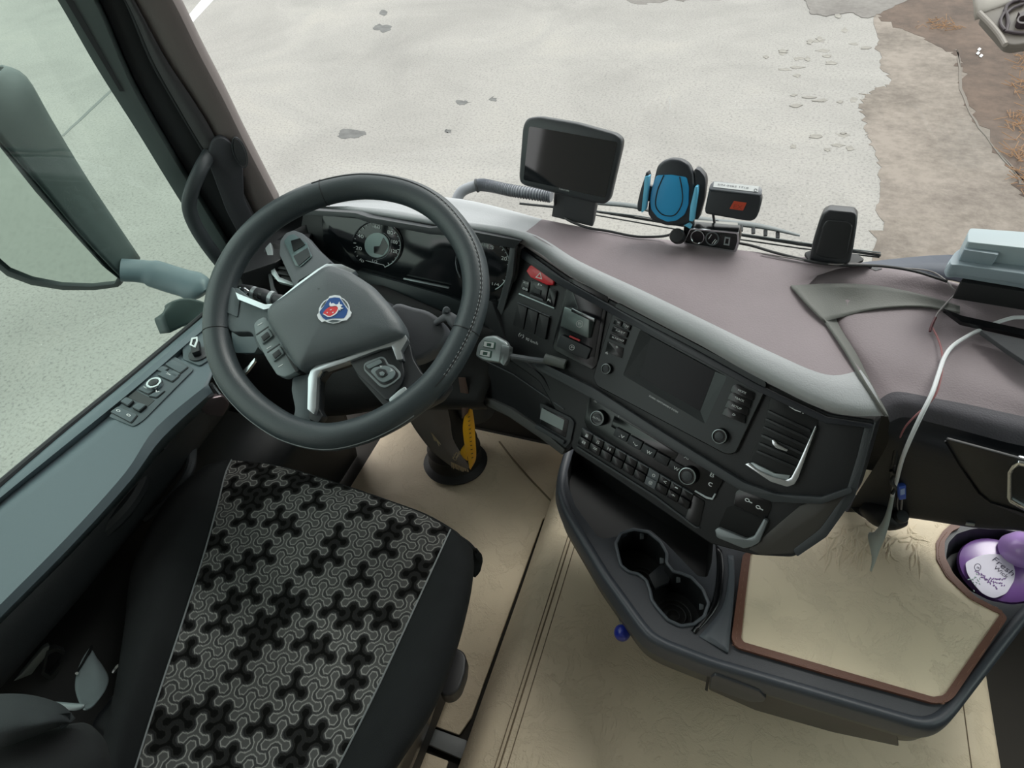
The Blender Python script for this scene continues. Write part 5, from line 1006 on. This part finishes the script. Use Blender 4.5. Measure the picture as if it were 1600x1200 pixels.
for (x0, y0, x1, y1, n) in ((1536, 905, 1570, 915, 16), (1530, 898, 1560, 922, 16), (1545, 904, 1572, 907, 12), (1524, 893, 1540, 902, 8)):
    for k in range(n):
        t = k / n; x = x0 + (x1 - x0) * t + rw.gauss(0, .7); y = y0 + (y1 - y0) * t + rw.gauss(0, .9); obj('printed_flower', pp(AF, circ(x, y, 1.5, 1.0, 6, rw.uniform(0, 3)), .0016, .0021, 0), LAV, lb, smooth=False)
for k in range(16): x, y = rw.gauss(1524, 4), rw.gauss(907, 6); obj('printed_leaf', pp(AF, circ(x, y, 1.9, .8, 6, rw.uniform(0, 3)), .0016, .002, 0), SAGE, lb, smooth=False)
NK = Pl(Z(1590, 860, CT + .02), Z(1610, 860, CT + .02), Z(1590, 880, CT + .01))
nkc = Z(1602, 858, CT + .005); obj('neck', lathe(nkc, Vector((.2, -.3, 1)), [(.030, -.02), (.030, .0), (.024, .012), (.018, .02), (.016, .034), (0, .036)], 28, cap=False), mat('lilac_plastic', 'b996d8', .2, coat=.4), fr)
# blue cap dangling left of the console
bc = thing('blue_cap', 'small dark blue plastic cap hanging beside the console edge', 'cap', Z(972, 988, .33))
obj('cap', lathe(Z(972, 989, .335), Vector((.1, -.1, 1)), [(.0, -.012), (.009, -.011), (.0135, -.004), (.0140, .004), (.011, .011), (.005, .015), (0, .016)], 24, cap=False), mat('cap_blue', '1d2f9c', .35, coat=.3), bc)
obj('cord', tube(cr([Z(970, 976, .345), Z(966, 962, .35), Z(960, 945, .352), Z(958, 938, .352)], 4), .0012, 6), mat('cord_grey', '8f8d88', .6), bc)
# ------------------------------------------------------------------ navigator on the dash
def zf(ox, oy, s): return lambda pts: [(ox + x / s, oy + y / s) for x, y in pts]
z6 = zf(700, 160, 2.2857); z5 = zf(980, 230, 6.6667)
GP = Pl(at(815, 288, 'y', .315), at(945, 320, 'y', .300), at(822, 183, 'y', .350))
gps = thing('satellite_navigator', 'large black satellite navigator screen on a stand at the windscreen', 'satellite navigator', Z(895, 350, .822))
gb = [(822, 185), (840, 182), (900, 192), (962, 209), (972, 218), (971, 230), (952, 312), (944, 320), (930, 318), (820, 291), (812, 286), (810, 276), (816, 198)]
body = obj('body', pp(GP, gb, -.022, .0, .010, 5), mat('navigator_shell', '34383b', .4), gps, bevel=.005, seg=3)
scr = obj('screen', pp(GP, [(827, 197), (965, 222), (946, 309), (818, 281)], .0, .0008, .004), mat('navigator_screen', '14171a', .06, spec=.7), body, smooth=False)
text(GP, 'TomTom', 873, 296, 889, 299.5, .0035, .0006, 'maker_lettering', WHT, body)
st_top = [GP.P(868, 296, -.004), GP.P(930, 310, -.004), GP.P(930, 310, -.03), GP.P(868, 296, -.03)]
st_bot = [Z(862, 338, .824), Z(926, 354, .824), Z(930, 344, .824), Z(868, 330, .824)]
obj('stand', loft([[a for a in st_top] + [st_top[0]], [a.lerp(b, .5) for a, b in zip(st_top + [st_top[0]], st_bot + [st_bot[0]])], [b for b in st_bot] + [st_bot[0]]], 1, 3), mat('stand_grey', '3f4144', .45), gps, bevel=.003)
# ------------------------------------------------------------------ phone holder
HP = Pl(at(1015, 345, 'y', .275), at(1090, 352, 'y', .270), at(1045, 255, 'y', .30))
BLUE = mat('blue_plastic', '2b9ed6', .4, coat=.2); BLUE2 = mat('pale_blue_plastic', '66bce0', .4); HB = mat('holder_black', '2c3036', .4, bump=.2, bscale=800)
ph = thing('phone_holder', 'blue and black phone holder standing between the navigator and the square black box', 'phone holder', Z(1058, 372, .822))
hb_ = obj('cradle', pp(HP, z5([(285, 300), (310, 200), (360, 150), (450, 120), (560, 130), (640, 180), (690, 290), (700, 420), (690, 700), (640, 800), (560, 830), (400, 820), (260, 770), (210, 700), (215, 600), (245, 470)]), -.020, .0, .005), HB, ph, bevel=.005, seg=3)
bl = z5([(310, 292), (460, 285), (620, 312), (645, 420), (640, 600), (600, 700), (520, 760), (420, 775), (320, 730), (255, 650), (240, 560), (255, 450), (285, 340)])
obj('blue_pad', pp(HP, bl, -.002, .003, .003), BLUE, hb_, bevel=.001)
obj('pad_line', tube(cr([HP.P(x, y, .0032) for x, y in z5([(385, 290), (350, 370), (320, 450), (300, 560), (310, 630), (360, 690), (430, 712), (500, 700), (555, 630), (580, 540), (572, 420), (550, 305)])], 4), .0009, 6), RUB, hb_)
obj('grip_arm', pp(HP, z5([(215, 240), (235, 290), (200, 560), (190, 660), (120, 655), (118, 580), (150, 440)]), -.012, .008, .003), HB, ph, bevel=.003)
obj('grip_pad', pp(HP, z5([(200, 292), (245, 285), (235, 400), (205, 640), (165, 668), (175, 560), (190, 430)]), -.004, .012, .002), BLUE2, ph, bevel=.002)
obj('grip_link', pp(HP, z5([(215, 405), (280, 415), (270, 570), (190, 565)]), -.014, -.002, .001), HB, ph, bevel=.001)
obj('grip_arm', pp(HP, z5([(690, 230), (740, 240), (800, 310), (812, 380), (790, 560), (735, 765), (680, 760), (690, 500)]), -.030, -.006, .004), HB, ph, bevel=.004)
obj('grip_pad', pp(HP, z5([(718, 395), (745, 395), (742, 480), (700, 760), (655, 755), (668, 600)]), -.008, .010, .002), BLUE2, ph, bevel=.002)
obj('release_tab', pp(HP, z5([(590, 815), (640, 790), (670, 825), (655, 850)]), -.01, .0, .001), BLUE2, ph, bevel=.001)
obj('stem', tube([HP.P(1072, 345, -.016), at(1078, 356, 'y', .285), Z(1082, 372, .822)], .009, 12), HB, ph)
# ------------------------------------------------------------------ square black box with orange mark
TP2 = Pl(at(1105, 335, 'y', .275), at(1185, 345, 'y', .270), at(1110, 290, 'y', .29))
tb = thing('toll_box', 'square black device with orange mark and white paper label on its top edge', 'toll device', Z(1116, 358, .83))
obj('box', pp(TP2, z5([(850, 440), (1395, 500), (1400, 560), (1365, 700), (1335, 750), (1290, 772), (1230, 768), (812, 695), (808, 640), (825, 560)]), -.03, 0, .004), mat('toll_black', '2b2e33', .45), tb, bevel=.004, seg=3)
TT = Pl(TP2.H(*z5([(860, 440)])[0], 0), TP2.H(*z5([(1395, 500)])[0], 0), TP2.H(*z5([(860, 440)])[0], 0) + Vector((0, .026, .012)))
obj('box_top', pp(TT, z5([(848, 436), (868, 385), (905, 352), (1385, 410), (1408, 440), (1396, 500)]), -.004, .0005, .002), mat('toll_grey', '777a80', .4), tb, bevel=.001)
pl_ = obj('paper_label', pp(TT, z5([(905, 362), (1370, 412), (1362, 472), (895, 418)]), .0005, .0012, 0), mat('paper_white', 'dcdedf', .6), tb, smooth=False)
text(TT, 'S/N 0462 1718', *z5([(940, 402)])[0], *z5([(1260, 440)])[0], .003, .0016, 'label_lettering', mat('print_grey', '6c6f74', .6), pl_)
obj('label_mark', tube([TT.P(x, y, .0014) for x, y in circ(1180.5, 298, 2.2, 2.2, 14)], .0004, 4, closed=True), MATS['print_grey'], pl_)
om = obj('orange_mark', pp(TP2, z5([(1112, 560), (1246, 578), (1206, 660), (1066, 640)]), 0, .0008, .0005), mat('orange_print', 'c4472c', .5), tb, smooth=False)
text(TP2, 'EX', *z5([(1105, 635)])[0], *z5([(1195, 648)])[0], .006, .0011, 'mark_lettering', mat('orange_dark', '963722', .5), om)
obj('bracket', tube([TP2.P(*z5([(885, 700)])[0], -.01), Z(*z5([(915, 830)])[0], .832)], .0022, 8), HB, tb)
obj('bracket_foot', extr([Z(x, y, .829) for x, y in z5([(700, 770), (1150, 800), (1150, 850), (870, 850), (700, 830)])], Vector((0, 0, .003))), mat('foot_grey', '8f8d88', .5), tb, bevel=.001)
# ------------------------------------------------------------------ socket splitter
SKP = Pl(Z(*z5([(590, 1000)])[0], .826), Z(*z5([(1130, 1090)])[0], .826), Z(*z5([(680, 840)])[0], .856))
sk = thing('socket_splitter', 'chrome edged black splitter with two round sockets and a USB port on the dash', 'socket splitter', Z(1110, 385, .824))
obj('body', pp(SKP, z5([(585, 830), (1160, 880), (1170, 975), (1138, 1092), (585, 1002)]), -.022, 0, .003), mat('splitter_black', '1c1e20', .25), sk, bevel=.002)
obj('chrome_frame', holed(rounded([SKP.P(x, y, .0) for x, y in z5([(660, 838), (1160, 882), (1168, 975), (1136, 1088), (590, 1000)])], .003), [rounded([SKP.P(x, y, .0) for x, y in z5([(664, 852), (1146, 896), (1150, 970), (1118, 1070), (600, 988)])], .003)], SKP.n * .002), CHR, sk)
for x, y, r in ((735, 930, 68), (888, 945, 66)):
    px, py = z5([(x, y)])[0]; rr = r / 6.667; o = obj('socket', pp(SKP, circ(px, py, rr, rr, 28), -.001, .001, 0), BLKG, sk, smooth=False); obj('socket_ring', tube([SKP.P(*q, .002) for q in circ(px, py, rr, rr, 28)], .0011, 6, closed=True), CHR if x == 735 else MDG, o)
for a in ([(850, 950), (880, 905)], [(885, 1000), (920, 955)], [(905, 1005), (935, 965)]): obj('socket_symbol', tube([SKP.P(*q, .0014) for q in z5(a)], .0006, 5), WHT, sk)
obj('usb_port', ring(SKP, z5([(1020, 930), (1075, 938), (1065, 1020), (1005, 1010)]), z5([(1030, 942), (1062, 948), (1054, 1008), (1018, 1000)]), 0, .002), SILV, sk)
plc = Z(*z5([(520, 925)])[0], .848)
pg_ = thing('power_plug', 'round black power plug pushed into the left end of the socket splitter', 'plug', Z(1058, 372, .824))
obj('plug_body', lathe(plc, Vector((-.1, -.75, .6)), [(.010, -.024), (.0118, -.01), (.0118, .003), (.010, .006), (0, .0065)], 28, cap=False), BLK, pg_)
# ------------------------------------------------------------------ tall black pod
pod = thing('dash_pod', 'tall rounded black antenna pod standing alone on the right part of the dash', 'antenna', Z(1300, 405, .82))
BP = Pl(at(1268, 402, 'y', .268), at(1330, 410, 'y', .262), at(1290, 332, 'y', .285))
obj('pod_body', pp(BP, z6([(1290, 562), (1302, 500), (1325, 425), (1338, 397), (1360, 385), (1448, 393), (1462, 408), (1460, 440), (1448, 520), (1435, 575), (1400, 582), (1310, 574)]), -.035, -.002, .003), mat('pod_black', '282a2e', .35), pod, bevel=.007, seg=4)
obj('pod_face', pp(BP, z6([(1312, 540), (1338, 440), (1352, 420), (1428, 425), (1446, 440), (1426, 545), (1400, 560), (1330, 552)]), -.003, .001, .004), mat('pod_face_black', '1f2124', .4), pod, bevel=.003, seg=3)
obj('pod_foot', extr(rounded([Z(x, y, .819) for x, y in z6([(1270, 545), (1300, 535), (1460, 550), (1485, 570), (1440, 590), (1290, 578)])], .004), Vector((0, 0, .005))), RUB, pod, bevel=.001)
# ------------------------------------------------------------------ pale grey device at the right
pos = thing('grey_terminal', 'pale blue grey plastic terminal standing at the far right end of the dash', 'terminal', Z(1570, 455, .80))
PG = mat('terminal_grey', '8d9ba3', .45, bump=.1, bscale=900)
def horiz(poly, z0, z1, r=.004): return extr(rounded([Z(x, y, z1) - Vector((0, 0, z1 - z0)) for x, y in poly], r), Vector((0, 0, z1 - z0)))
obj('lower_case', horiz([(1480, 412), (1492, 394), (1506, 386), (1600, 398), (1760, 418), (1740, 470), (1600, 437), (1500, 421), (1484, 421)], .838, .852), PG, pos, bevel=.003, seg=3)
obj('middle_case', horiz([(1484, 408), (1494, 392), (1508, 385), (1600, 396), (1760, 415), (1740, 458), (1600, 428), (1500, 414), (1486, 414)], .852, .868), PG, pos, bevel=.004, seg=3)
obj('upper_case', horiz([(1512, 364), (1516, 356), (1600, 362), (1760, 376), (1760, 410), (1640, 392), (1512, 378)], .866, .895), mat('terminal_light', '9fadb2', .45), pos, bevel=.004, seg=3)
obj('latch', horiz([(1510, 370), (1556, 374), (1562, 380), (1560, 398), (1506, 390)], .868, .886, .002), PG, pos, bevel=.003)
obj('shadow_base', horiz([(1500, 440), (1640, 462), (1660, 448), (1512, 426)], .806, .836), RUB, pos, bevel=.003)  # black block fills the dark shadow below the case and carries it
# ------------------------------------------------------------------ cables
def wire(name, label, cat, pts, r, m, n=5, k=8):
    return tag(obj(name, tube(cr([Z(*p) for p in pts], n), r, k), m), label, cat)
CB1 = mat('cable_dark', '2a2b2d', .5); CB2 = mat('cable_grey', '85807f', .5); CB3 = mat('cable_white', 'd5d8da', .45)
wire('power_cable', 'dark cable running from the navigator along the windscreen to the round plug', 'cable', [(868, 302, .875), (867, 318, .85), (872, 330, .83), (888, 344, .826), (919, 356, .826), (950, 361, .826), (990, 369, .826), (1020, 370, .826), (1042, 368, .832), (1056, 362, .85)], .0022, CB1)
wire('power_cable', 'black cable running from the socket splitter past the black pod to the terminal', 'cable', [(1150, 379, .826), (1175, 384, .826), (1205, 393, .826), (1240, 402, .826), (1280, 411, .826), (1330, 414, .824), (1380, 416, .822), (1430, 424, .818), (1480, 440, .812)], .0022, CB1)
wire('thin_wire', 'thin grey wire draped from the black pod over the passenger dash', 'wire', [(1190, 396, .824), (1240, 404, .826), (1300, 413, .826), (1340, 412, .824), (1400, 418, .818), (1450, 423, .81), (1474, 435, .806), (1488, 450, .80), (1494, 457, .795), (1482, 470, .79), (1465, 490, .786), (1457, 512, .782)], .0012, CB2)
wire('thin_wire', 'thin red and grey wire hanging beside the white cable', 'wire', [(1457, 512, .783), (1466, 530, .782), (1472, 552, .782), (1472, 580, .782), (1464, 612, .778), (1450, 632, .768), (1430, 650, .755), (1414, 668, .73), (1404, 690, .70), (1400, 712, .67)], .0013, mat('wire_red', '8d5a5c', .5))
wire('thin_wire', 'second red wire end standing up from the passenger dash', 'wire', [(1462, 496, .788), (1456, 508, .785), (1453, 518, .781)], .0018, mat('wire_dark_red', '5a2f35', .5))
wire('white_cable', 'thick white cable curving over the passenger dash and hanging down to a point', 'cable', [(1700, 500, .79), (1600, 496, .792), (1573, 499, .79), (1541, 511, .788), (1512, 525, .786), (1488, 541, .785), (1475, 560, .785), (1467, 583, .785), (1456, 615, .782), (1440, 648, .765), (1424, 682, .73), (1410, 716, .68), (1401, 750, .62), (1394, 775, .57)], .0028, CB3)
sp_ = obj('cable_spike', loft([[Z(1392, 772, .57), Z(1382, 810, .53), Z(1366, 832, .50), Z(1356, 836, .49), Z(1362, 870, .46), Z(1360, 893, .435)], [Z(1398, 774, .57), Z(1391, 812, .53), Z(1383, 840, .50), Z(1376, 856, .48), Z(1368, 878, .455), Z(1362, 893, .435)]], 4, 2), mat('spike_grey', 'a3aaa6', .4), solid=.003)
tag(sp_, 'flat pale grey plastic spike hanging at the end of the white cable', 'cable end')
# plug hub under the dash
hub_ = thing('charger_plug', 'black charger plug cluster with blue tag hanging under the passenger dash', 'charger', Z(1385, 800, .47))
obj('plug_body', tube(cr([Z(1352, 786, .50), Z(1372, 800, .50), Z(1392, 812, .50), Z(1410, 810, .50)], 4), [.016, .018, .020, .021, .022, .022, .021, .019, .018, .016, .015, .014, .013], 18), BLK, hub_)
obj('plug_knob', lathe(Z(1409, 807, .52), Vector((.1, -.4, .9)), [(.010, -.014), (.0105, 0), (.009, .004), (0, .005)], 24, cap=False), DKG, hub_)
obj('plug_body', tube(cr([Z(1340, 800, .48), Z(1350, 790, .49), Z(1368, 776, .50), Z(1385, 774, .51)], 3), .014, 14), RUB, hub_)
obj('loop_wire', tube(cr([Z(1412, 672, .715), Z(1402, 696, .69), Z(1397, 720, .66), Z(1394, 750, .60), Z(1398, 790, .53)], 5), .0032, 8), CB1, hub_)
obj('loop_wire', tube(cr([Z(1398, 728, .65), Z(1396, 708, .67), Z(1403, 701, .68), Z(1411, 706, .67), Z(1413, 730, .64), Z(1411, 760, .59), Z(1408, 796, .53)], 5), .0015, 6), CB2, hub_)
obj('loop_wire', tube(cr([Z(1392, 735, .64), Z(1398, 742, .63), Z(1392, 752, .62), Z(1399, 762, .60), Z(1393, 772, .59)], 4), .0026, 8), CB1, hub_)
obj('loop_wire', tube(cr([Z(1404, 775, .56), Z(1402, 788, .54), Z(1404, 800, .52)], 4), .001, 6), CB2, hub_)
tgb = Pl(Z(1400, 760, .60), Z(1414, 758, .60), Z(1404, 776, .57))
tg = obj('blue_tag', pp(tgb, [(1403, 758), (1414, 756), (1414, 777), (1404, 779)], -.003, .003, .001), mat('tag_blue', '3d5fc0', .5), hub_, bevel=.001); obj('tag_print', pp(tgb, [(1405, 762), (1412, 760), (1412, 769), (1405, 771)], .003, .0036), mat('tag_pale', '9db1dc', .5), tg, smooth=False)
# ------------------------------------------------------------------ wipers and hose outside the windscreen
O = lambda x, y, Y=.53: at(x, y, 'y', Y)
wa = thing('windscreen_wiper', 'long grey windscreen wiper lying outside along the bottom of the windscreen', 'wiper', O(1100, 365))
WM = mat('wiper_grey', '6d7374', .45); WD = mat('wiper_dark', '3b3e40', .5)
obj('blade', tube([O(812, 318), O(930, 330), (O(1100, 358)), O(1250, 382), O(1376, 399)], .0028, 6), WD, wa); obj('blade', tube([O(870, 322), O(1000, 338), O(1150, 364), O(1300, 386), O(1376, 395)], .0016, 6), WM, wa)
obj('blade_rail', tube([O(930, 336), O(1100, 366), O(1250, 388), O(1374, 402)], .0016, 6), WD, wa)
obj('arm', tube(cr([O(925, 316, .56), O(990, 322, .56), O(1040, 334, .56), (O(1120, 346, .56)), O(1190, 354, .55), O(1250, 368, .54)], 4), [.007] * 8 + [.008] * 8 + [.007, .006, .005, .004, .003], 10, flat=.6), WM, wa)
for i in range(6): x = 1120 + i * 19; y = 346 + i * 3.6; obj('arm_clip', tube([O(x, y - 1, .545), O(x, y + 8, .535)], .004, 6), WD, wa)
ho = thing('corrugated_hose', 'grey corrugated hose curling outside the windscreen left of the navigator', 'hose', O(790, 300))
hpth = cr([O(712, 316, .52), O(722, 299, .54), (O(745, 290, .56)), O(762, 290, .56), O(800, 298, .56), O(862, 307, .55)], 8)
obj('hose', tube(hpth, .012, 14), mat('hose_grey', '8a8d93', .4), ho)
for i in range(18): p = hpth[18 + i] if 18 + i < len(hpth) - 1 else None; 
for i in range(16, len(hpth) - 1):
    a, b = hpth[i], hpth[i + 1]
    for s in (0, .5):
        q = a.lerp(b, s); obj('hose_rib', lathe(q, b - a, [(.0118, -.0012), (.0142, 0), (.0118, .0012)], 14), mat('rib_grey', '6a6f78', .45), ho)
obj('hose_tie', lathe(hpth[16], hpth[17] - hpth[15], [(.013, -.003), (.0155, -.002), (.0155, .002), (.013, .003)], 14), WD, ho)
tag(obj('trim_6', loft([[at(1330, 412, 'y', .42), at(1400, 404, 'y', .42), at(1480, 398, 'y', .41), at(1600, 400, 'y', .38)], [at(1330, 422, 'y', .38), at(1400, 428, 'y', .37), at(1490, 436, 'y', .35), at(1600, 470, 'y', .32)]], 3, 2), mat('cowl_dark', '474c57', .5), solid=.004), kind='structure')
# ------------------------------------------------------------------ rubber boot, cloth sleeve and yellow strap under the wheel
boot = thing('gaiter', 'round black rubber gaiter standing on the beige mat under the steering wheel', 'gaiter', Z(712, 722, .008))
bc_ = Z(712, 722, .009); obj('rubber_boot', lathe(bc_, Vector((.0, .12, 1)), [(.088, 0), (.090, .006), (.084, .012), (.075, .02), (.070, .05), (.074, .06), (.066, .08), (.068, .09), (.058, .12), (.05, .2), (.045, .26)], 40), RUB, boot)
sl = thing('cloth_sleeve', 'grey frayed cloth sleeve hanging below the steering wheel', 'cloth sleeve', Z(690, 700, .2))
SLV = mat('sleeve_cloth', '6b6663', .8, bump=.5, bscale=600)
obj('sleeve', loft([[Z(636, 650, .40), Z(652, 676, .34), Z(676, 706, .28), Z(704, 728, .23), Z(722, 737, .20)], [Z(664, 640, .42), Z(678, 664, .37), Z(692, 694, .31), Z(712, 720, .26), Z(728, 734, .21)], [Z(700, 640, .40), Z(704, 660, .36), Z(708, 686, .31), Z(724, 714, .26), Z(735, 731, .21)]], 5, 5), SLV, sl, ang=70, solid=.004)
FRY = mat('frayed_yellow', 'a8977a', .8); rwf = random.Random(9)
obj('frayed_edge', join(*[tube([Z(705 + i * 1.0, 722 + i * .45, .262 - i * .002), Z(707 + i * .95 + rwf.gauss(0, .8), 731 + i * .25 + rwf.gauss(0, 1), .245 - i * .0015)], .0008, 4) for i in range(28)]), FRY, sl)
obj('frayed_edge', join(*[tube([Z(674 + i * 1.2, 676 + i * 1.5, .345), Z(680 + i * 1.1 + rwf.gauss(0, 1), 688 + i * 1.0 + rwf.gauss(0, 1), .335)], .0009, 4) for i in range(9)]), FRY, sl)
obj('frayed_edge', join(*[tube([Z(706 + rwf.uniform(0, 16), 706 + rwf.uniform(-4, 10), .29), Z(708 + rwf.uniform(0, 16), 710 + rwf.uniform(-4, 10), .288)], .0009, 4) for i in range(12)]), FRY, sl)
ys_ = thing('yellow_strap', 'bright yellow printed strap hanging beside the cloth sleeve under the wheel', 'strap', Z(733, 735, .2))
YEL = mat('strap_yellow', 'f2b222', .5)
yL = [(735, 628, .50), (726, 650, .46), (723, 668, .42), (725, 690, .38), (727, 700, .35), (731, 716, .31), (733, 731, .27)]
yR = [(737, 632, .50), (740, 650, .46), (742, 668, .42), (743, 690, .38), (744, 706, .35), (743, 720, .31), (735, 734, .27)]
st2 = obj('strap', loft([[Z(*p) for p in yL], [Z((a[0] + b[0]) / 2, (a[1] + b[1]) / 2, a[2] + .006) for a, b in zip(yL, yR)], [Z(*p) for p in yR]], 4, 3), YEL, ys_, ang=70, solid=.002)
for i in range(11): t = i / 11; obj('printed_mark', tube([Z(731 + 6 * t, 652 + 70 * t, .466 - .145 * t), Z(734 + 6 * t, 651 + 70 * t, .467 - .145 * t)], .0009, 5), mat('strap_print', '5a3c10', .6), st2)
obj('strap', loft([[Z(726, 694, .35), Z(719, 706, .31), Z(724, 716, .29)], [Z(732, 700, .36), Z(729, 712, .32), Z(730, 720, .30)]], 4, 2), YEL, ys_, solid=.002)
obj('strap_loop', loft([[Z(716, 590, .56), Z(720, 620, .52), Z(722, 655, .46)], [Z(727, 590, .56), Z(733, 622, .52), Z(731, 645, .48)]], 4, 2), mat('brown_webbing', '5e4a42', .8), ys_, solid=.002)
# ------------------------------------------------------------------ outside: other vehicle's corner, straw
tk = thing('vehicle_bumper', 'corner of a pale vehicle panel with a dark round emblem at the top right', 'vehicle', Z(1570, 120, GZ))
TKP = Pl(at(1530, 22, 'y', 3.2), at(1600, 0, 'y', 3.25), at(1572, 70, 'y', 3.0))
GB = mat('bumper_taupe', '4d4740', .5); 
obj('panel', pp(TKP, [(1531, 22), (1560, 10), (1620, -10), (1800, -40), (1800, 60), (1620, 64), (1585, 70), (1572, 68)], -.05, 0, .02), GB, tk, bevel=.03, seg=3)
obj('edge_moulding', tube(cr([TKP.P(x, y, .0) for x, y in [(1530, 20), (1548, 38), (1562, 55), (1571, 70)]], 4), .012, 10), mat('moulding_grey', '6f6962', .5), tk)
obj('upper_panel', loft([[at(1526, -60, 'y', 3.5), at(1600, -60, 'y', 3.6), at(1700, -60, 'y', 3.7)], [TKP.P(1528, 20, .01), TKP.P(1600, -2, .01), TKP.P(1700, -30, .01)]], 3, 3), mat('vehicle_cream', '8d8880', .5), tk, solid=.05)
em_ = mat('emblem_dark', '2a2024', .5)
e1 = obj('emblem', tube([TKP.P(x, y, .01) for x, y in [(1569, 20), (1572, 12), (1580, 6), (1592, 3), (1606, 6), (1622, 16), (1626, 34), (1618, 50), (1600, 55), (1585, 54), (1571, 52), (1574, 40), (1573, 28)]], (.008), 8, closed=True), em_, tk)
obj('emblem_arc', tube(cr([TKP.P(x, y, .01) for x, y in [(1569, 22), (1563, 32), (1563, 42), (1569, 50)]], 4), .007, 8), em_, tk); obj('emblem_arc', tube(cr([TKP.P(x, y, .01) for x, y in [(1571, 24), (1582, 15), (1598, 9)]], 4), .007, 8), em_, tk)
obj('emblem_figure', pp(TKP, [(1587, 27), (1592, 29), (1598, 25), (1606, 26), (1604, 34), (1596, 33), (1589, 36), (1588, 42), (1596, 44), (1604, 42), (1602, 46), (1590, 46), (1585, 42), (1587, 36), (1591, 32)], .0, .03, .01), em_, tk, smooth=False)
obj('underframe', box(TKP.P(2300, 40) + Vector((.3, .5, -.9)), .6, .8, 1.6), RUB, tk)
STRAW = mat('straw_gold', (.24, .13, .06, 1), .8)
for i, (cx, cy, sx, sy, n) in enumerate([(1470, 37, 14, 5, 60), (1597, 92, 8, 9, 34), (1596, 130, 8, 10, 30), (1594, 190, 9, 12, 44), (1592, 240, 9, 12, 44), (1602, 275, 8, 10, 34)]):
    rr = random.Random(20 + i); gs = []
    for k in range(n):
        p = Z(rr.gauss(cx, sx), rr.gauss(cy, sy), GZ + .02); a = rr.uniform(0, 6.28); L_ = rr.uniform(.04, .16); q = p + Vector((math.cos(a) * L_, math.sin(a) * L_, rr.uniform(-.01, .05))); gs.append(tube([p, q], .0028, 4))
    lb_ = ['loose golden straw scattered at the top beside the vehicle corner', 'golden straw litter just below the vehicle corner', 'golden straw strip right of the pale curved silt line', 'orange straw litter halfway down the right edge', 'orange straw litter in the dark earth lower on the right edge', 'lowest straw litter on the right edge above the grey terminal'][i]
    tag(obj('straw_litter', join(*gs), STRAW), lb_, 'straw', kind='stuff')
for i, (x, y) in enumerate([(1530, 78), (1533, 88), (1528, 84)]): tag(obj('paper_scrap', extr([Z(x - 3, y, GZ + .012), Z(x, y - 3, GZ + .012), Z(x + 3, y - 1, GZ + .012), Z(x, y + 2, GZ + .012)], Vector((0, 0, .006))), WHT, smooth=False), ['white paper scrap on the dark earth, topmost of three', 'white paper scrap on the dark earth, lowest of three', 'white paper scrap on the dark earth, leftmost of three'][i], 'paper scrap', 'paper scraps on the earth')
